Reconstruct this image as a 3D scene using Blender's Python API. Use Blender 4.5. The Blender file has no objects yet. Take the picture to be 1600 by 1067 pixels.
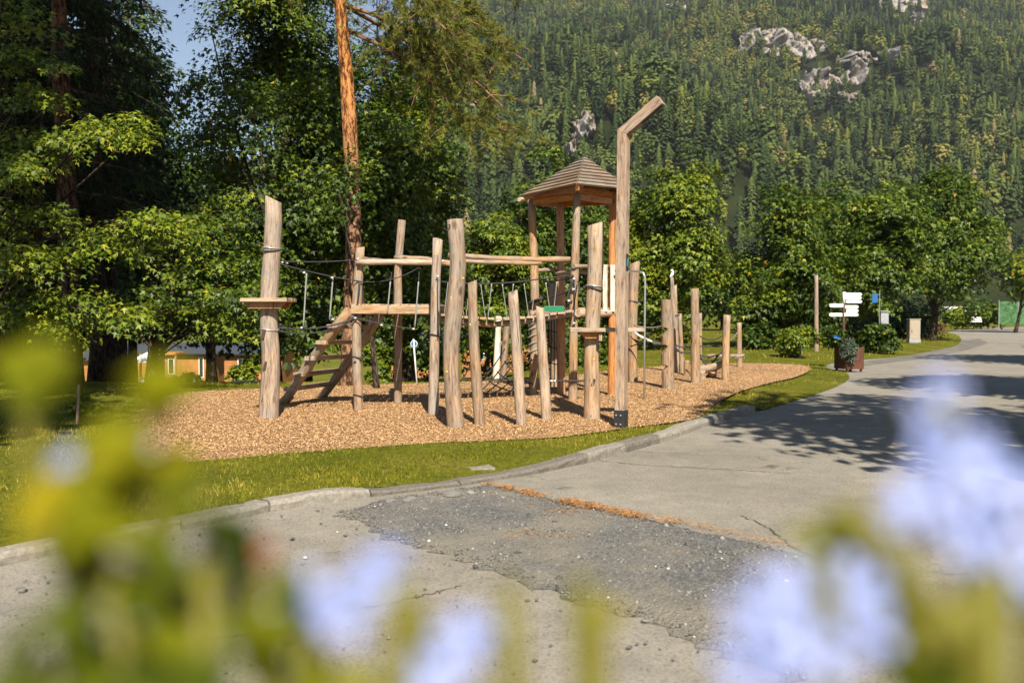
import bpy, bmesh, math, random
import numpy as np
from mathutils import Vector, Matrix, Quaternion
from mathutils.geometry import delaunay_2d_cdt

S = bpy.context.scene
COL = S.collection
# ------------------------------------------------------------------ camera, sky, sun, exposure
F = 35.0 * 1600 / 36.0
CXP, CYP, HORIZON, EYE = 800.0, 533.5, 485.0, 1.45
PITCH = math.atan((CYP - HORIZON) / F)
cam = bpy.data.cameras.new('camera')
cam.lens = 35.0; cam.sensor_width = 36.0
cam.clip_start = 0.02; cam.clip_end = 8000
cam.dof.use_dof = True; cam.dof.focus_distance = 13.5; cam.dof.aperture_fstop = 2.7
camo = bpy.data.objects.new('camera', cam); COL.objects.link(camo)
camo.location = (0, 0, EYE); camo.rotation_euler = (math.pi / 2 - PITCH, 0, 0)
S.camera = camo

SUN_EL, SUN_AZ = math.radians(43), math.radians(9.5)      # behind the camera, a little to the right
W = bpy.data.worlds.new('World'); S.world = W; W.use_nodes = True
wn = W.node_tree.nodes; wl = W.node_tree.links; wn.clear()
wo = wn.new('ShaderNodeOutputWorld'); wb = wn.new('ShaderNodeBackground'); sky = wn.new('ShaderNodeTexSky')
sky.sky_type = 'NISHITA'; sky.sun_disc = False; sky.sun_elevation = SUN_EL; sky.sun_rotation = math.pi - SUN_AZ
sky.altitude = 600; sky.air_density = 1.0; sky.dust_density = 0.6; sky.ozone_density = 1.0
wb.inputs['Strength'].default_value = 0.058
wl.new(sky.outputs[0], wb.inputs['Color']); wl.new(wb.outputs[0], wo.inputs['Surface'])
sl = bpy.data.lights.new('sun', 'SUN'); sl.energy = 5.0; sl.angle = math.radians(0.53); sl.color = (1.0, 0.915, 0.78)
so = bpy.data.objects.new('sun', sl); COL.objects.link(so)
sd = Vector((-math.sin(SUN_AZ) * math.cos(SUN_EL), math.cos(SUN_AZ) * math.cos(SUN_EL), -math.sin(SUN_EL)))
so.rotation_euler = sd.to_track_quat('-Z', 'Y').to_euler(); so.location = (8, -20, 30)
S.view_settings.view_transform = 'Standard'; S.view_settings.look = 'None'
S.view_settings.gamma = 1.0; S.view_settings.use_curve_mapping = False
S.view_settings.exposure = 1.0
S.cycles.max_bounces = 6; S.cycles.diffuse_bounces = 3; S.cycles.glossy_bounces = 2
S.cycles.transmission_bounces = 3; S.cycles.transparent_max_bounces = 8; S.cycles.volume_bounces = 0
S.cycles.use_denoising = True
HAZE_D = 0.00007

# ------------------------------------------------------------------ geometry helpers
cp_, sp_ = math.cos(PITCH), math.sin(PITCH)
def raydir(px, py):
    a = (px - CXP) / F; b = (CYP - py) / F
    return np.array([a, cp_ + b * sp_, -sp_ + b * cp_])
def G(px, py, z=0.0):
    d = raydir(px, py); t = (z - EYE) / d[2]
    return np.array([d[0] * t, d[1] * t, z])
def P(px, py, Y):
    d = raydir(px, py); t = Y / d[1]
    return np.array([d[0] * t, Y, EYE + d[2] * t])
def sstep(a, b, x):
    t = np.clip((x - a) / (b - a), 0, 1); return t * t * (3 - 2 * t)
def hash3(ix, iy, iz, seed=0):
    n = (ix * 374761393 + iy * 668265263 + iz * 2147483647 + seed * 974634777) & 0x7fffffff
    n = ((n ^ (n >> 13)) * 1274126177) & 0x7fffffff
    n = (n ^ (n >> 16)) & 0xffff
    return n / 65535.0
def vnoise(p, seed=0):
    p = np.asarray(p, dtype=np.float64); i = np.floor(p).astype(np.int64); f = p - i; f = f * f * (3 - 2 * f)
    r = 0
    for dx in (0, 1):
        for dy in (0, 1):
            for dz in (0, 1):
                w = (f[..., 0] if dx else 1 - f[..., 0]) * (f[..., 1] if dy else 1 - f[..., 1]) * (f[..., 2] if dz else 1 - f[..., 2])
                r = r + w * hash3(i[..., 0] + dx, i[..., 1] + dy, i[..., 2] + dz, seed)
    return r * 2 - 1
def fbm(p, oct=4, seed=0):
    p = np.asarray(p, float); a = 1.0; r = 0; t = 0
    for o in range(oct):
        r = r + a * vnoise(p, seed + o); t += a; a *= 0.5; p = p * 2.03 + 7.1
    return r / t
def groundz(x, y):
    x = np.asarray(x, float); y = np.asarray(y, float)
    t = sstep(0.085, -0.03, x / np.maximum(y, 1.0))
    d = np.maximum(y - 19.0, 0); return -np.minimum(.074 * d * d / (d + 1.2), 5.0) * t

WLOC = {}
def wloc(o):
    return WLOC.get(o.name, np.zeros(3))
def tag(o, label=None, cat=None, group=None, kind=None):
    if label: o['label'] = label
    if cat: o['category'] = cat
    if group: o['group'] = group
    if kind: o['kind'] = kind
    return o
def thing(name, loc, label, cat, group=None, kind=None):
    o = bpy.data.objects.new(name, None); COL.objects.link(o)
    o.empty_display_size = 0.2
    o.location = tuple(float(c) for c in loc); WLOC[o.name] = np.array(loc, float)
    return tag(o, label, cat, group, kind)
def mk(name, verts, faces, mat, parent=None, smooth=False, attrs=None, bevel=0, origin=None):
    """one mesh object; verts in world coordinates"""
    v = np.asarray(verts, dtype=np.float64).reshape(-1, 3)
    if parent is not None: off = wloc(parent)
    elif origin is not None: off = np.array(origin, float)
    else: off = np.array([(v[:, 0].min() + v[:, 0].max()) / 2, (v[:, 1].min() + v[:, 1].max()) / 2, v[:, 2].min()])
    v = v - off
    me = bpy.data.meshes.new(name)
    if isinstance(faces, np.ndarray):
        n, k = faces.shape
        me.vertices.add(len(v)); me.vertices.foreach_set('co', v.astype(np.float32).ravel())
        me.loops.add(n * k); me.loops.foreach_set('vertex_index', faces.astype(np.int32).ravel())
        me.polygons.add(n)
        me.polygons.foreach_set('loop_start', np.arange(0, n * k, k, dtype=np.int32))
        me.update(calc_edges=True)
    else:
        me.from_pydata([tuple(q) for q in v], [], [tuple(int(i) for i in f) for f in faces])
    if attrs:
        for an, av in attrs.items():
            av = np.asarray(av, dtype=np.float32)
            if av.ndim == 1:
                a = me.attributes.new(an, 'FLOAT', 'POINT'); a.data.foreach_set('value', av)
            else:
                a = me.attributes.new(an, 'FLOAT_VECTOR', 'POINT'); a.data.foreach_set('vector', av.ravel())
    if smooth:
        me.polygons.foreach_set('use_smooth', np.ones(len(me.polygons), dtype=bool))
    if mat: me.materials.append(mat)
    o = bpy.data.objects.new(name, me); COL.objects.link(o)
    if parent is not None:
        o.parent = parent; WLOC[o.name] = off
    else:
        o.location = tuple(off); WLOC[o.name] = off
    if bevel:
        b = o.modifiers.new('bevel', 'BEVEL'); b.width = bevel; b.segments = 2; b.limit_method = 'ANGLE'
    return o
class MB:
    """collects tubes and boxes, with a 'grain' coordinate running along each piece"""
    def __init__(s, seed=0):
        s.v = []; s.f = []; s.g = []; s.r = random.Random(seed)
    def tube(s, pts, rad, seg=12, rough=0.0, slant=None, cap=True, flat=0.0):
        pts = [np.array(p, float) for p in pts]; n = len(pts)
        rad = [rad] * n if np.isscalar(rad) else list(rad)
        base = len(s.v); L = 0; gx = s.r.uniform(0, 50); ph = s.r.uniform(0, 6)
        T0 = pts[1] - pts[0]; T0 = T0 / np.linalg.norm(T0)
        ref = np.array([1.0, 0, 0]) if abs(T0[0]) < 0.8 else np.array([0, 0, 1.0])
        U = ref - T0 * ref.dot(T0); U /= np.linalg.norm(U)
        for i in range(n):
            if i > 0: L += np.linalg.norm(pts[i] - pts[i - 1])
            T = pts[min(i + 1, n - 1)] - pts[max(i - 1, 0)]; T = T / (np.linalg.norm(T) + 1e-9)
            U = U - T * U.dot(T); U /= (np.linalg.norm(U) + 1e-9); V = np.cross(T, U)
            for k in range(seg):
                a = 2 * math.pi * k / seg
                rr = rad[i] * (1 + rough * (0.6 * math.sin(2 * a + ph + L * 1.7) + 0.4 * math.sin(3 * a + ph * 2 - L * 2.3)) + rough * 0.6 * s.r.uniform(-1, 1))
                d = U * math.cos(a) * rr + V * math.sin(a) * rr * (1 - flat)
                q = pts[i] + d
                if slant is not None and i == n - 1:
                    q = q + T * (d.dot(np.array(slant, float)))
                s.v.append(q); s.g.append((gx + math.cos(a) * rad[i], math.sin(a) * rad[i] + gx * 0.3, L * 0.12))
        for i in range(n - 1):
            for k in range(seg):
                a0 = base + i * seg + k; a1 = base + i * seg + (k + 1) % seg
                s.f.append((a0, a1, a1 + seg, a0 + seg))
        if cap:
            s.f.append(tuple(base + k for k in range(seg - 1, -1, -1)))
            s.f.append(tuple(base + (n - 1) * seg + k for k in range(seg)))
        return s
    def box(s, c, size, rot=None, jit=0.0):
        c = np.array(c, float); h = np.array(size, float) / 2
        R = np.eye(3) if rot is None else np.array(rot, float)
        b = len(s.v); ax = int(np.argmax(h)); gx = s.r.uniform(0, 50)
        for dx in (-1, 1):
            for dy in (-1, 1):
                for dz in (-1, 1):
                    l = np.array([dx, dy, dz]) * h + np.array([s.r.uniform(-jit, jit) for _ in range(3)])
                    s.v.append(c + R @ l)
                    o = [ax, (ax + 1) % 3, (ax + 2) % 3]
                    s.g.append((gx + l[o[1]], gx * .3 + l[o[2]], l[ax] * 0.12))
        for f in ((0, 1, 3, 2), (4, 6, 7, 5), (0, 4, 5, 1), (2, 3, 7, 6), (0, 2, 6, 4), (1, 5, 7, 3)):
            s.f.append(tuple(b + i for i in f))
        return s
    def beam(s, p0, p1, w, h, up=(0, 0, 1), jit=0.0):
        p0 = np.array(p0, float); p1 = np.array(p1, float); d = p1 - p0; L = np.linalg.norm(d); d /= L
        up = np.array(up, float); x = np.cross(d, up); x /= np.linalg.norm(x); u = np.cross(x, d)
        R = np.stack([x, d, u], 1)
        return s.box((p0 + p1) / 2, (w, L, h), R, jit)
    def poly(s, pts, faces):
        b = len(s.v)
        for p in pts: s.v.append(np.array(p, float)); s.g.append((p[0], p[1], p[2] * .12))
        for f in faces: s.f.append(tuple(b + i for i in f))
        return s
    def lathe(s, c, prof, seg=16):
        b = len(s.v); c = np.array(c, float)
        for r, z in prof:
            for k in range(seg):
                a = 2 * math.pi * k / seg
                s.v.append(c + np.array([r * math.cos(a), r * math.sin(a), z])); s.g.append((r * math.cos(a), r * math.sin(a), z * .12))
        for i in range(len(prof) - 1):
            for k in range(seg):
                a0 = b + i * seg + k; a1 = b + i * seg + (k + 1) % seg
                s.f.append((a0, a1, a1 + seg, a0 + seg))
        s.f.append(tuple(b + k for k in range(seg - 1, -1, -1))); s.f.append(tuple(b + (len(prof) - 1) * seg + k for k in range(seg)))
        return s
    def build(s, name, mat, parent=None, smooth=False, bevel=0, origin=None):
        return mk(name, s.v, s.f, mat, parent, smooth, {'grain': np.array(s.g)}, bevel, origin)
def rotz(a):
    c, s_ = math.cos(a), math.sin(a); return np.array([[c, -s_, 0], [s_, c, 0], [0, 0, 1]])
def curve(pts, n):
    """Catmull-Rom through pts"""
    pts = [np.array(p, float) for p in pts]
    if len(pts) == 2: return [pts[0] + (pts[1] - pts[0]) * t for t in np.linspace(0, 1, n)]
    Q = [2 * pts[0] - pts[1]] + pts + [2 * pts[-1] - pts[-2]]; out = []
    for t in np.linspace(0, len(pts) - 1, n):
        i = min(int(t), len(pts) - 2); u = t - i; a, b, c, d = Q[i:i + 4]
        out.append(0.5 * (2 * b + (c - a) * u + (2 * a - 5 * b + 4 * c - d) * u * u + (3 * b - a - 3 * c + d) * u ** 3))
    return out
def sagline(p0, p1, sag, n=9):
    p0 = np.array(p0, float); p1 = np.array(p1, float)
    return [p0 + (p1 - p0) * t - np.array([0, 0, sag * 4 * t * (1 - t)]) for t in np.linspace(0, 1, n)]

# ------------------------------------------------------------------ materials
def newmat(name):
    m = bpy.data.materials.new(name); m.use_nodes = True
    nt = m.node_tree; b = nt.nodes['Principled BSDF']; return m, nt, b
def N(nt, t, **kw):
    n = nt.nodes.new(t)
    for k, v in kw.items():
        if k in n.inputs: n.inputs[k].default_value = v
        else: setattr(n, k, v)
    return n
def L(nt, a, b): nt.links.new(a, b)
def ramp(nt, stops, fac=None):
    r = nt.nodes.new('ShaderNodeValToRGB'); cr = r.color_ramp
    while len(cr.elements) < len(stops): cr.elements.new(0.5)
    for e, (p, c) in zip(cr.elements, stops):
        e.position = p; e.color = (*c, 1) if len(c) == 3 else c
    if fac is not None: L(nt, fac, r.inputs[0])
    return r
def mix(nt, fac, a, b, mode='MIX'):
    m = nt.nodes.new('ShaderNodeMix'); m.data_type = 'RGBA'; m.blend_type = mode
    if isinstance(fac, (int, float)): m.inputs[0].default_value = fac
    else: L(nt, fac, m.inputs[0])
    for i, c in ((6, a), (7, b)):
        if isinstance(c, tuple): m.inputs[i].default_value = (*c, 1) if len(c) == 3 else c
        else: L(nt, c, m.inputs[i])
    return m.outputs[2]
def coords(nt, scale=(1, 1, 1), attr=None):
    if attr: s = N(nt, 'ShaderNodeAttribute', attribute_name=attr).outputs['Vector']
    else: s = N(nt, 'ShaderNodeTexCoord').outputs['Object']
    m = N(nt, 'ShaderNodeMapping'); m.inputs['Scale'].default_value = scale; L(nt, s, m.inputs[0]); return m.outputs[0]
def noise(nt, vec, scale, detail=4, rough=0.55):
    n = N(nt, 'ShaderNodeTexNoise'); n.inputs['Scale'].default_value = scale; n.inputs['Detail'].default_value = detail
    n.inputs['Roughness'].default_value = rough; L(nt, vec, n.inputs['Vector']); return n.outputs['Fac']
def bump(nt, b, h, strength=0.4, dist=0.01):
    n = N(nt, 'ShaderNodeBump'); n.inputs['Strength'].default_value = strength; n.inputs['Distance'].default_value = dist
    L(nt, h, n.inputs['Height']); L(nt, n.outputs[0], b.inputs['Normal'])
def plain(name, col, rough=0.6, metal=0.0, var=0.15, sc=8.0):
    m, nt, b = newmat(name); v = coords(nt); f = noise(nt, v, sc)
    r = ramp(nt, [(0.25, tuple(c * (1 - var) for c in col)), (0.75, tuple(min(1, c * (1 + var)) for c in col))], f)
    L(nt, r.outputs[0], b.inputs['Base Color']); b.inputs['Roughness'].default_value = rough; b.inputs['Metallic'].default_value = metal
    return m
def wood(name, light, dark, grey, greyamt=0.5, knots=True):
    m, nt, b = newmat(name)
    g = coords(nt, attr='grain')
    f1 = noise(nt, g, 16, 5, 0.65); f2 = noise(nt, g, 42, 5, 0.7)
    r1 = ramp(nt, [(0.36, dark), (0.60, light)], f1)
    r2 = ramp(nt, [(0.34, (0.42, 0.38, 0.35)), (0.47, (0.9, 0.9, 0.9)), (0.66, (1.22, 1.2, 1.16))], f2)
    c = mix(nt, 1.0, r1.outputs[0], r2.outputs[0], 'MULTIPLY')
    o = coords(nt); fo = noise(nt, o, 1.8, 4, 0.6)
    rg = ramp(nt, [(0.42, (0, 0, 0)), (0.62, (greyamt,) * 3)], fo)
    gr = mix(nt, 1.0, grey, r2.outputs[0], 'MULTIPLY'); c = mix(nt, rg.outputs[0], c, gr)
    if knots:
        gm = coords(nt, (3.2, 3.2, 14), attr='grain')
        vo = N(nt, 'ShaderNodeTexVoronoi'); vo.inputs['Scale'].default_value = 1.0; L(nt, gm, vo.inputs['Vector'])
        rk = ramp(nt, [(0.05, (1, 1, 1)), (0.13, (0, 0, 0))], vo.outputs['Distance'])
        c = mix(nt, rk.outputs[0], c, tuple(x * 0.45 for x in dark))
    # long drying cracks
    gc = coords(nt, (30, 30, 5), attr='grain'); fc = noise(nt, gc, 1.0, 3, 0.5)
    rc = ramp(nt, [(0.29, (1, 1, 1)), (0.325, (0, 0, 0))], fc)
    c = mix(nt, rc.outputs[0], c, tuple(x * 0.3 for x in dark))
    oi = N(nt, 'ShaderNodeObjectInfo')
    hs = N(nt, 'ShaderNodeHueSaturation'); mr = N(nt, 'ShaderNodeMapRange')
    mr.inputs[3].default_value = 0.80; mr.inputs[4].default_value = 1.10
    L(nt, oi.outputs['Random'], mr.inputs[0]); L(nt, mr.outputs[0], hs.inputs['Value']); L(nt, c, hs.inputs['Color'])
    m7 = N(nt, 'ShaderNodeMath', operation='MULTIPLY'); m7.inputs[1].default_value = 7.31; L(nt, oi.outputs['Random'], m7.inputs[0]); fr = N(nt, 'ShaderNodeMath', operation='FRACT'); L(nt, m7.outputs[0], fr.inputs[0])
    ms_ = N(nt, 'ShaderNodeMapRange'); ms_.inputs[3].default_value = 0.80; ms_.inputs[4].default_value = 1.18; L(nt, fr.outputs[0], ms_.inputs[0]); L(nt, ms_.outputs[0], hs.inputs['Saturation'])
    L(nt, hs.outputs[0], b.inputs['Base Color']); b.inputs['Roughness'].default_value = 0.72
    b.inputs['Specular IOR Level'].default_value = 0.3
    mh = N(nt, 'ShaderNodeMath', operation='SUBTRACT'); L(nt, f2, mh.inputs[0]); L(nt, rc.outputs[0], mh.inputs[1])
    bump(nt, b, mh.outputs[0], 0.5, 0.006)
    return m
M = {}
M['robinia'] = wood('weathered_robinia', (0.39, 0.26, 0.158), (0.235, 0.145, 0.082), (0.285, 0.235, 0.185), 0.95)
M['larch'] = wood('fresh_larch', (0.46, 0.20, 0.06), (0.32, 0.12, 0.032), (0.36, 0.19, 0.08), 0.5)
M['plank'] = wood('pale_plank', (0.48, 0.33, 0.205), (0.34, 0.21, 0.12), (0.38, 0.31, 0.235), 0.7)
M['white_board'] = wood('bleached_board', (0.72, 0.62, 0.50), (0.58, 0.46, 0.34), (0.66, 0.60, 0.52), 0.5, False)
M['shingle'] = wood('roof_board', (0.25, 0.185, 0.13), (0.165, 0.115, 0.08), (0.235, 0.20, 0.165), 0.8, False)
M['underside'] = wood('roof_underside', (0.50, 0.22, 0.08), (0.36, 0.14, 0.05), (0.40, 0.22, 0.1), 0.4, False)
M['lamp_wood'] = wood('glulam_pole', (0.38, 0.26, 0.17), (0.27, 0.165, 0.10), (0.30, 0.235, 0.185), 0.75)
M['rope'] = plain('black_rope', (0.03, 0.03, 0.032), 0.85)
M['rope_grey'] = plain('grey_rope', (0.22, 0.23, 0.22), 0.85)
M['steel'] = plain('galvanised_steel', (0.55, 0.56, 0.56), 0.35, 0.9, 0.1)
M['fitting'] = plain('aluminium_fitting', (0.62, 0.63, 0.64), 0.4, 0.7, 0.1)
M['darksteel'] = plain('dark_steel', (0.035, 0.038, 0.042), 0.5, 0.4)
M['hole'] = plain('dark_slot', (0.05, 0.03, 0.02), 0.9)
M['yellow'] = plain('yellow_paint_mark', (0.75, 0.48, 0.02), 0.6)
M['teal'] = plain('teal_sticker', (0.01, 0.25, 0.29), 0.4)
M['white'] = plain('white_paint', (0.80, 0.80, 0.78), 0.45, 0, 0.05)
M['green'] = plain('green_board', (0.008, 0.16, 0.075), 0.45)
M['corten'] = plain('corten_steel', (0.085, 0.031, 0.014), 0.8, 0.1, 0.4, 6)
M['grey_metal'] = plain('grey_cabinet', (0.31, 0.26, 0.20), 0.6)
M['pot'] = plain('grey_pot', (0.27, 0.28, 0.30), 0.6)
M['blue'] = plain('sign_blue', (0.008, 0.12, 0.40), 0.4)
M['cladding'] = None
def mat_lawn():
    m, nt, b = newmat('lawn'); v = coords(nt)
    f1 = noise(nt, v, 0.7, 5, 0.6); f2 = noise(nt, v, 14, 4, 0.7); f3 = noise(nt, v, 120, 2, 0.6)
    c1 = ramp(nt, [(0.3, (0.085, 0.105, 0.010)), (0.55, (0.16, 0.165, 0.016)), (0.75, (0.23, 0.195, 0.04))], f1)
    c2 = ramp(nt, [(0.3, (0.45, 0.5, 0.4)), (0.65, (1.2, 1.15, 1.0))], f2)
    c3 = ramp(nt, [(0.3, (0.5, 0.5, 0.5)), (0.7, (1.25, 1.25, 1.2))], f3)
    c = mix(nt, 1, c1.outputs[0], c2.outputs[0], 'MULTIPLY'); c = mix(nt, 1, c, c3.outputs[0], 'MULTIPLY')
    L(nt, c, b.inputs['Base Color']); b.inputs['Roughness'].default_value = 0.9
    b.inputs['Specular IOR Level'].default_value = 0.1
    bump(nt, b, f3, 0.8, 0.03); return m
def mat_asphalt():
    m, nt, b = newmat('worn_asphalt'); v = coords(nt)
    f1 = noise(nt, v, 0.35, 5, 0.6); f2 = noise(nt, v, 3.5, 5, 0.65); f3 = noise(nt, v, 160, 2, 0.7)
    c1 = ramp(nt, [(0.3, (0.205, 0.188, 0.155)), (0.7, (0.285, 0.263, 0.222))], f1)
    c2 = ramp(nt, [(0.3, (0.80, 0.80, 0.79)), (0.7, (1.08, 1.07, 1.05))], f2)
    c3 = ramp(nt, [(0.32, (0.42, 0.42, 0.43)), (0.46, (1, 1, 1)), (0.66, (1.0, 1.0, 1.0)), (0.74, (1.5, 1.48, 1.42))], f3)
    c = mix(nt, 1, c1.outputs[0], c2.outputs[0], 'MULTIPLY'); c = mix(nt, 1, c, c3.outputs[0], 'MULTIPLY')
    f4 = noise(nt, v, 48, 4, 0.75); c4 = ramp(nt, [(0.36, (0.62, 0.61, 0.60)), (0.47, (1, 1, 1)), (0.62, (1.16, 1.15, 1.13))], f4); c = mix(nt, 1, c, c4.outputs[0], 'MULTIPLY')
    # dark oil stains and old tar
    fs = noise(nt, v, 1.3, 3, 0.5); rs = ramp(nt, [(0.62, (0, 0, 0)), (0.74, (0.45,) * 3)], fs)
    c = mix(nt, rs.outputs[0], c, (0.12, 0.112, 0.1))
    # fine crazing
    wv = N(nt, 'ShaderNodeVectorMath', operation='ADD'); nz = N(nt, 'ShaderNodeTexNoise'); nz.inputs['Scale'].default_value = 1.6
    nz.inputs['Detail'].default_value = 4; L(nt, v, nz.inputs['Vector'])
    sc = N(nt, 'ShaderNodeVectorMath', operation='SCALE'); sc.inputs['Scale'].default_value = 1.1
    L(nt, nz.outputs['Color'], sc.inputs[0]); L(nt, v, wv.inputs[0]); L(nt, sc.outputs[0], wv.inputs[1])
    vo = N(nt, 'ShaderNodeTexVoronoi', feature='DISTANCE_TO_EDGE'); vo.inputs['Scale'].default_value = 0.42; L(nt, wv.outputs[0], vo.inputs['Vector'])
    rc = ramp(nt, [(0.003, (1, 1, 1)), (0.009, (0, 0, 0))], vo.outputs['Distance'])
    gate = ramp(nt, [(0.52, (0, 0, 0)), (0.60, (0.75,) * 3)], noise(nt, v, 0.8, 3, 0.6))
    ck = mix(nt, 1.0, rc.outputs[0], gate.outputs[0], 'MULTIPLY')
    c = mix(nt, ck, c, (0.045, 0.042, 0.036))
    L(nt, c, b.inputs['Base Color']); b.inputs['Roughness'].default_value = 0.88; b.inputs['Specular IOR Level'].default_value = 0.25
    bump(nt, b, f3, 0.55, 0.006); return m
def mat_gravel():
    m, nt, b = newmat('broken_grey_gravel'); v = coords(nt)
    vo = N(nt, 'ShaderNodeTexVoronoi'); vo.inputs['Scale'].default_value = 55; L(nt, v, vo.inputs['Vector'])
    f1 = noise(nt, v, 1.1, 5, 0.65); f3 = noise(nt, v, 130, 2, 0.6)
    c0 = ramp(nt, [(0.0, (0.05, 0.05, 0.05)), (0.5, (0.115, 0.112, 0.105)), (0.97, (0.20, 0.195, 0.18)), (1.0, (0.42, 0.40, 0.37))], vo.outputs['Color'])
    c1 = ramp(nt, [(0.40, (0, 0, 0)), (0.60, (0.9,) * 3)], f1)
    c = mix(nt, c1.outputs[0], c0.outputs[0], (0.215, 0.19, 0.145))
    c3 = ramp(nt, [(0.3, (0.45,) * 3), (0.6, (1.1,) * 3)], f3); c = mix(nt, 1, c, c3.outputs[0], 'MULTIPLY')
    L(nt, c, b.inputs['Base Color']); b.inputs['Roughness'].default_value = 0.92
    bump(nt, b, vo.outputs['Distance'], 0.9, 0.012); return m
def mat_chips():
    m, nt, b = newmat('wood_chip_bed'); v = coords(nt)
    vo = N(nt, 'ShaderNodeTexVoronoi'); vo.inputs['Scale'].default_value = 60; L(nt, v, vo.inputs['Vector'])
    f1 = noise(nt, v, 0.6, 5, 0.6); f2 = noise(nt, v, 60, 3, 0.7)
    c0 = ramp(nt, [(0.0, (0.27, 0.15, 0.065)), (0.5, (0.39, 0.23, 0.105)), (1.0, (0.47, 0.295, 0.145))], vo.outputs['Color'])
    c1 = ramp(nt, [(0.3, (0.72, 0.70, 0.70)), (0.7, (1.1, 1.08, 1.05))], f1); c = mix(nt, 1, c0.outputs[0], c1.outputs[0], 'MULTIPLY')
    c2 = ramp(nt, [(0.32, (0.45,) * 3), (0.6, (1.1,) * 3)], f2); c = mix(nt, 1, c, c2.outputs[0], 'MULTIPLY')
    L(nt, c, b.inputs['Base Color']); b.inputs['Roughness'].default_value = 0.85
    bump(nt, b, f2, 0.8, 0.02); return m
def mat_tint(name, stops, rough=0.7, transl=0.0, spec=0.3, noise_sc=None):
    """colour from the per-piece attribute 'tint'"""
    m, nt, b = newmat(name)
    a = N(nt, 'ShaderNodeAttribute', attribute_name='tint')
    r = ramp(nt, stops, a.outputs['Fac']); c = r.outputs[0]
    if noise_sc:
        f = noise(nt, coords(nt), noise_sc, 4, 0.7)
        rr = ramp(nt, [(0.3, (0.6,) * 3), (0.7, (1.2,) * 3)], f); c = mix(nt, 1, c, rr.outputs[0], 'MULTIPLY')
        bump(nt, b, f, 0.5, 0.01)
    L(nt, c, b.inputs['Base Color']); b.inputs['Roughness'].default_value = rough; b.inputs['Specular IOR Level'].default_value = spec
    if transl:
        t = N(nt, 'ShaderNodeBsdfTranslucent'); ms = N(nt, 'ShaderNodeMixShader'); ms.inputs[0].default_value = transl
        tc = mix(nt, 1, c, (1.25, 1.2, 0.5), 'MULTIPLY'); L(nt, tc, t.inputs['Color'])
        out = nt.nodes['Material Output']; L(nt, b.outputs[0], ms.inputs[1]); L(nt, t.outputs[0], ms.inputs[2]); L(nt, ms.outputs[0], out.inputs['Surface'])
    return m
def mat_bark(name, lo, hi, flake, sx=1.0):
    m, nt, b = newmat(name)
    g = coords(nt, (1, 1, 2.6), attr='grain'); f1 = noise(nt, g, 17, 5, 0.7); f2 = noise(nt, g, 55, 4, 0.7)
    z = N(nt, 'ShaderNodeSeparateXYZ'); L(nt, N(nt, 'ShaderNodeAttribute', attribute_name='grain').outputs['Vector'], z.inputs[0])
    rz = ramp(nt, [(0.42, (0, 0, 0)), (0.70, (1, 1, 1))], z.outputs['Z'])
    base = mix(nt, rz.outputs[0], lo, hi)
    c1 = ramp(nt, [(0.43, (0.16, 0.13, 0.12)), (0.57, (1.05, 1.02, 1.0))], f1); c = mix(nt, 1, base, c1.outputs[0], 'MULTIPLY')
    c2 = ramp(nt, [(0.3, (0.5,) * 3), (0.65, (1.15,) * 3)], f2); c = mix(nt, 1, c, c2.outputs[0], 'MULTIPLY')
    rf = ramp(nt, [(0.62, (0, 0, 0)), (0.7, (0.6,) * 3)], f1); c = mix(nt, rf.outputs[0], c, flake)
    L(nt, c, b.inputs['Base Color']); b.inputs['Roughness'].default_value = 0.9; b.inputs['Specular IOR Level'].default_value = 0.15
    bump(nt, b, f1, 1.0, 0.03); return m
def mat_rock():
    m, nt, b = newmat('limestone'); v = coords(nt, (1, 1, 0.16)); vv = coords(nt)
    f1 = noise(nt, v, 0.16, 6, 0.7); f2 = noise(nt, vv, 0.5, 5, 0.7); f3 = noise(nt, vv, 0.06, 3, 0.6)
    c1 = ramp(nt, [(0.3, (0.10, 0.09, 0.085)), (0.44, (0.24, 0.215, 0.195)), (0.64, (0.38, 0.35, 0.325))], f1)
    c2 = ramp(nt, [(0.45, (0, 0, 0)), (0.7, (0.8,) * 3)], f3); c = mix(nt, c2.outputs[0], c1.outputs[0], (0.33, 0.235, 0.16))
    c3 = ramp(nt, [(0.56, (0, 0, 0)), (0.64, (1, 1, 1))], f2); c = mix(nt, c3.outputs[0], c, (0.05, 0.065, 0.02))
    L(nt, c, b.inputs['Base Color']); b.inputs['Roughness'].default_value = 0.9
    bump(nt, b, f1, 1.0, 2.0); return m
def mat_terrain():
    m, nt, b = newmat('floor_painted_shade'); v = coords(nt)
    f1 = noise(nt, v, 0.05, 6, 0.65)
    c1 = ramp(nt, [(0.3, (0.010, 0.014, 0.006)), (0.7, (0.028, 0.034, 0.012))], f1)  # forest floor coloured near black so gaps between trees read as shadow
    L(nt, c1.outputs[0], b.inputs['Base Color']); b.inputs['Roughness'].default_value = 1.0
    b.inputs['Specular IOR Level'].default_value = 0.0
    return m
M['lawn'] = mat_lawn(); M['asphalt'] = mat_asphalt(); M['gravel'] = mat_gravel(); M['chips'] = mat_chips()
M['rock'] = mat_rock(); M['terrain'] = mat_terrain()
M['chip_piece'] = mat_tint('wood_chip', [(0, (0.20, 0.105, 0.045)), (0.35, (0.37, 0.215, 0.095)), (0.75, (0.47, 0.295, 0.14)), (1, (0.55, 0.41, 0.25))], 0.8)
M['stone_piece'] = mat_tint('loose_stone', [(0, (0.045, 0.045, 0.045)), (0.6, (0.16, 0.155, 0.145)), (0.9, (0.26, 0.25, 0.23)), (1, (0.55, 0.53, 0.49))], 0.85)
M['kerb'] = mat_tint('granite_kerb', [(0, (0.13, 0.115, 0.095)), (1, (0.27, 0.245, 0.205))], 0.85, noise_sc=25)
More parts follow.
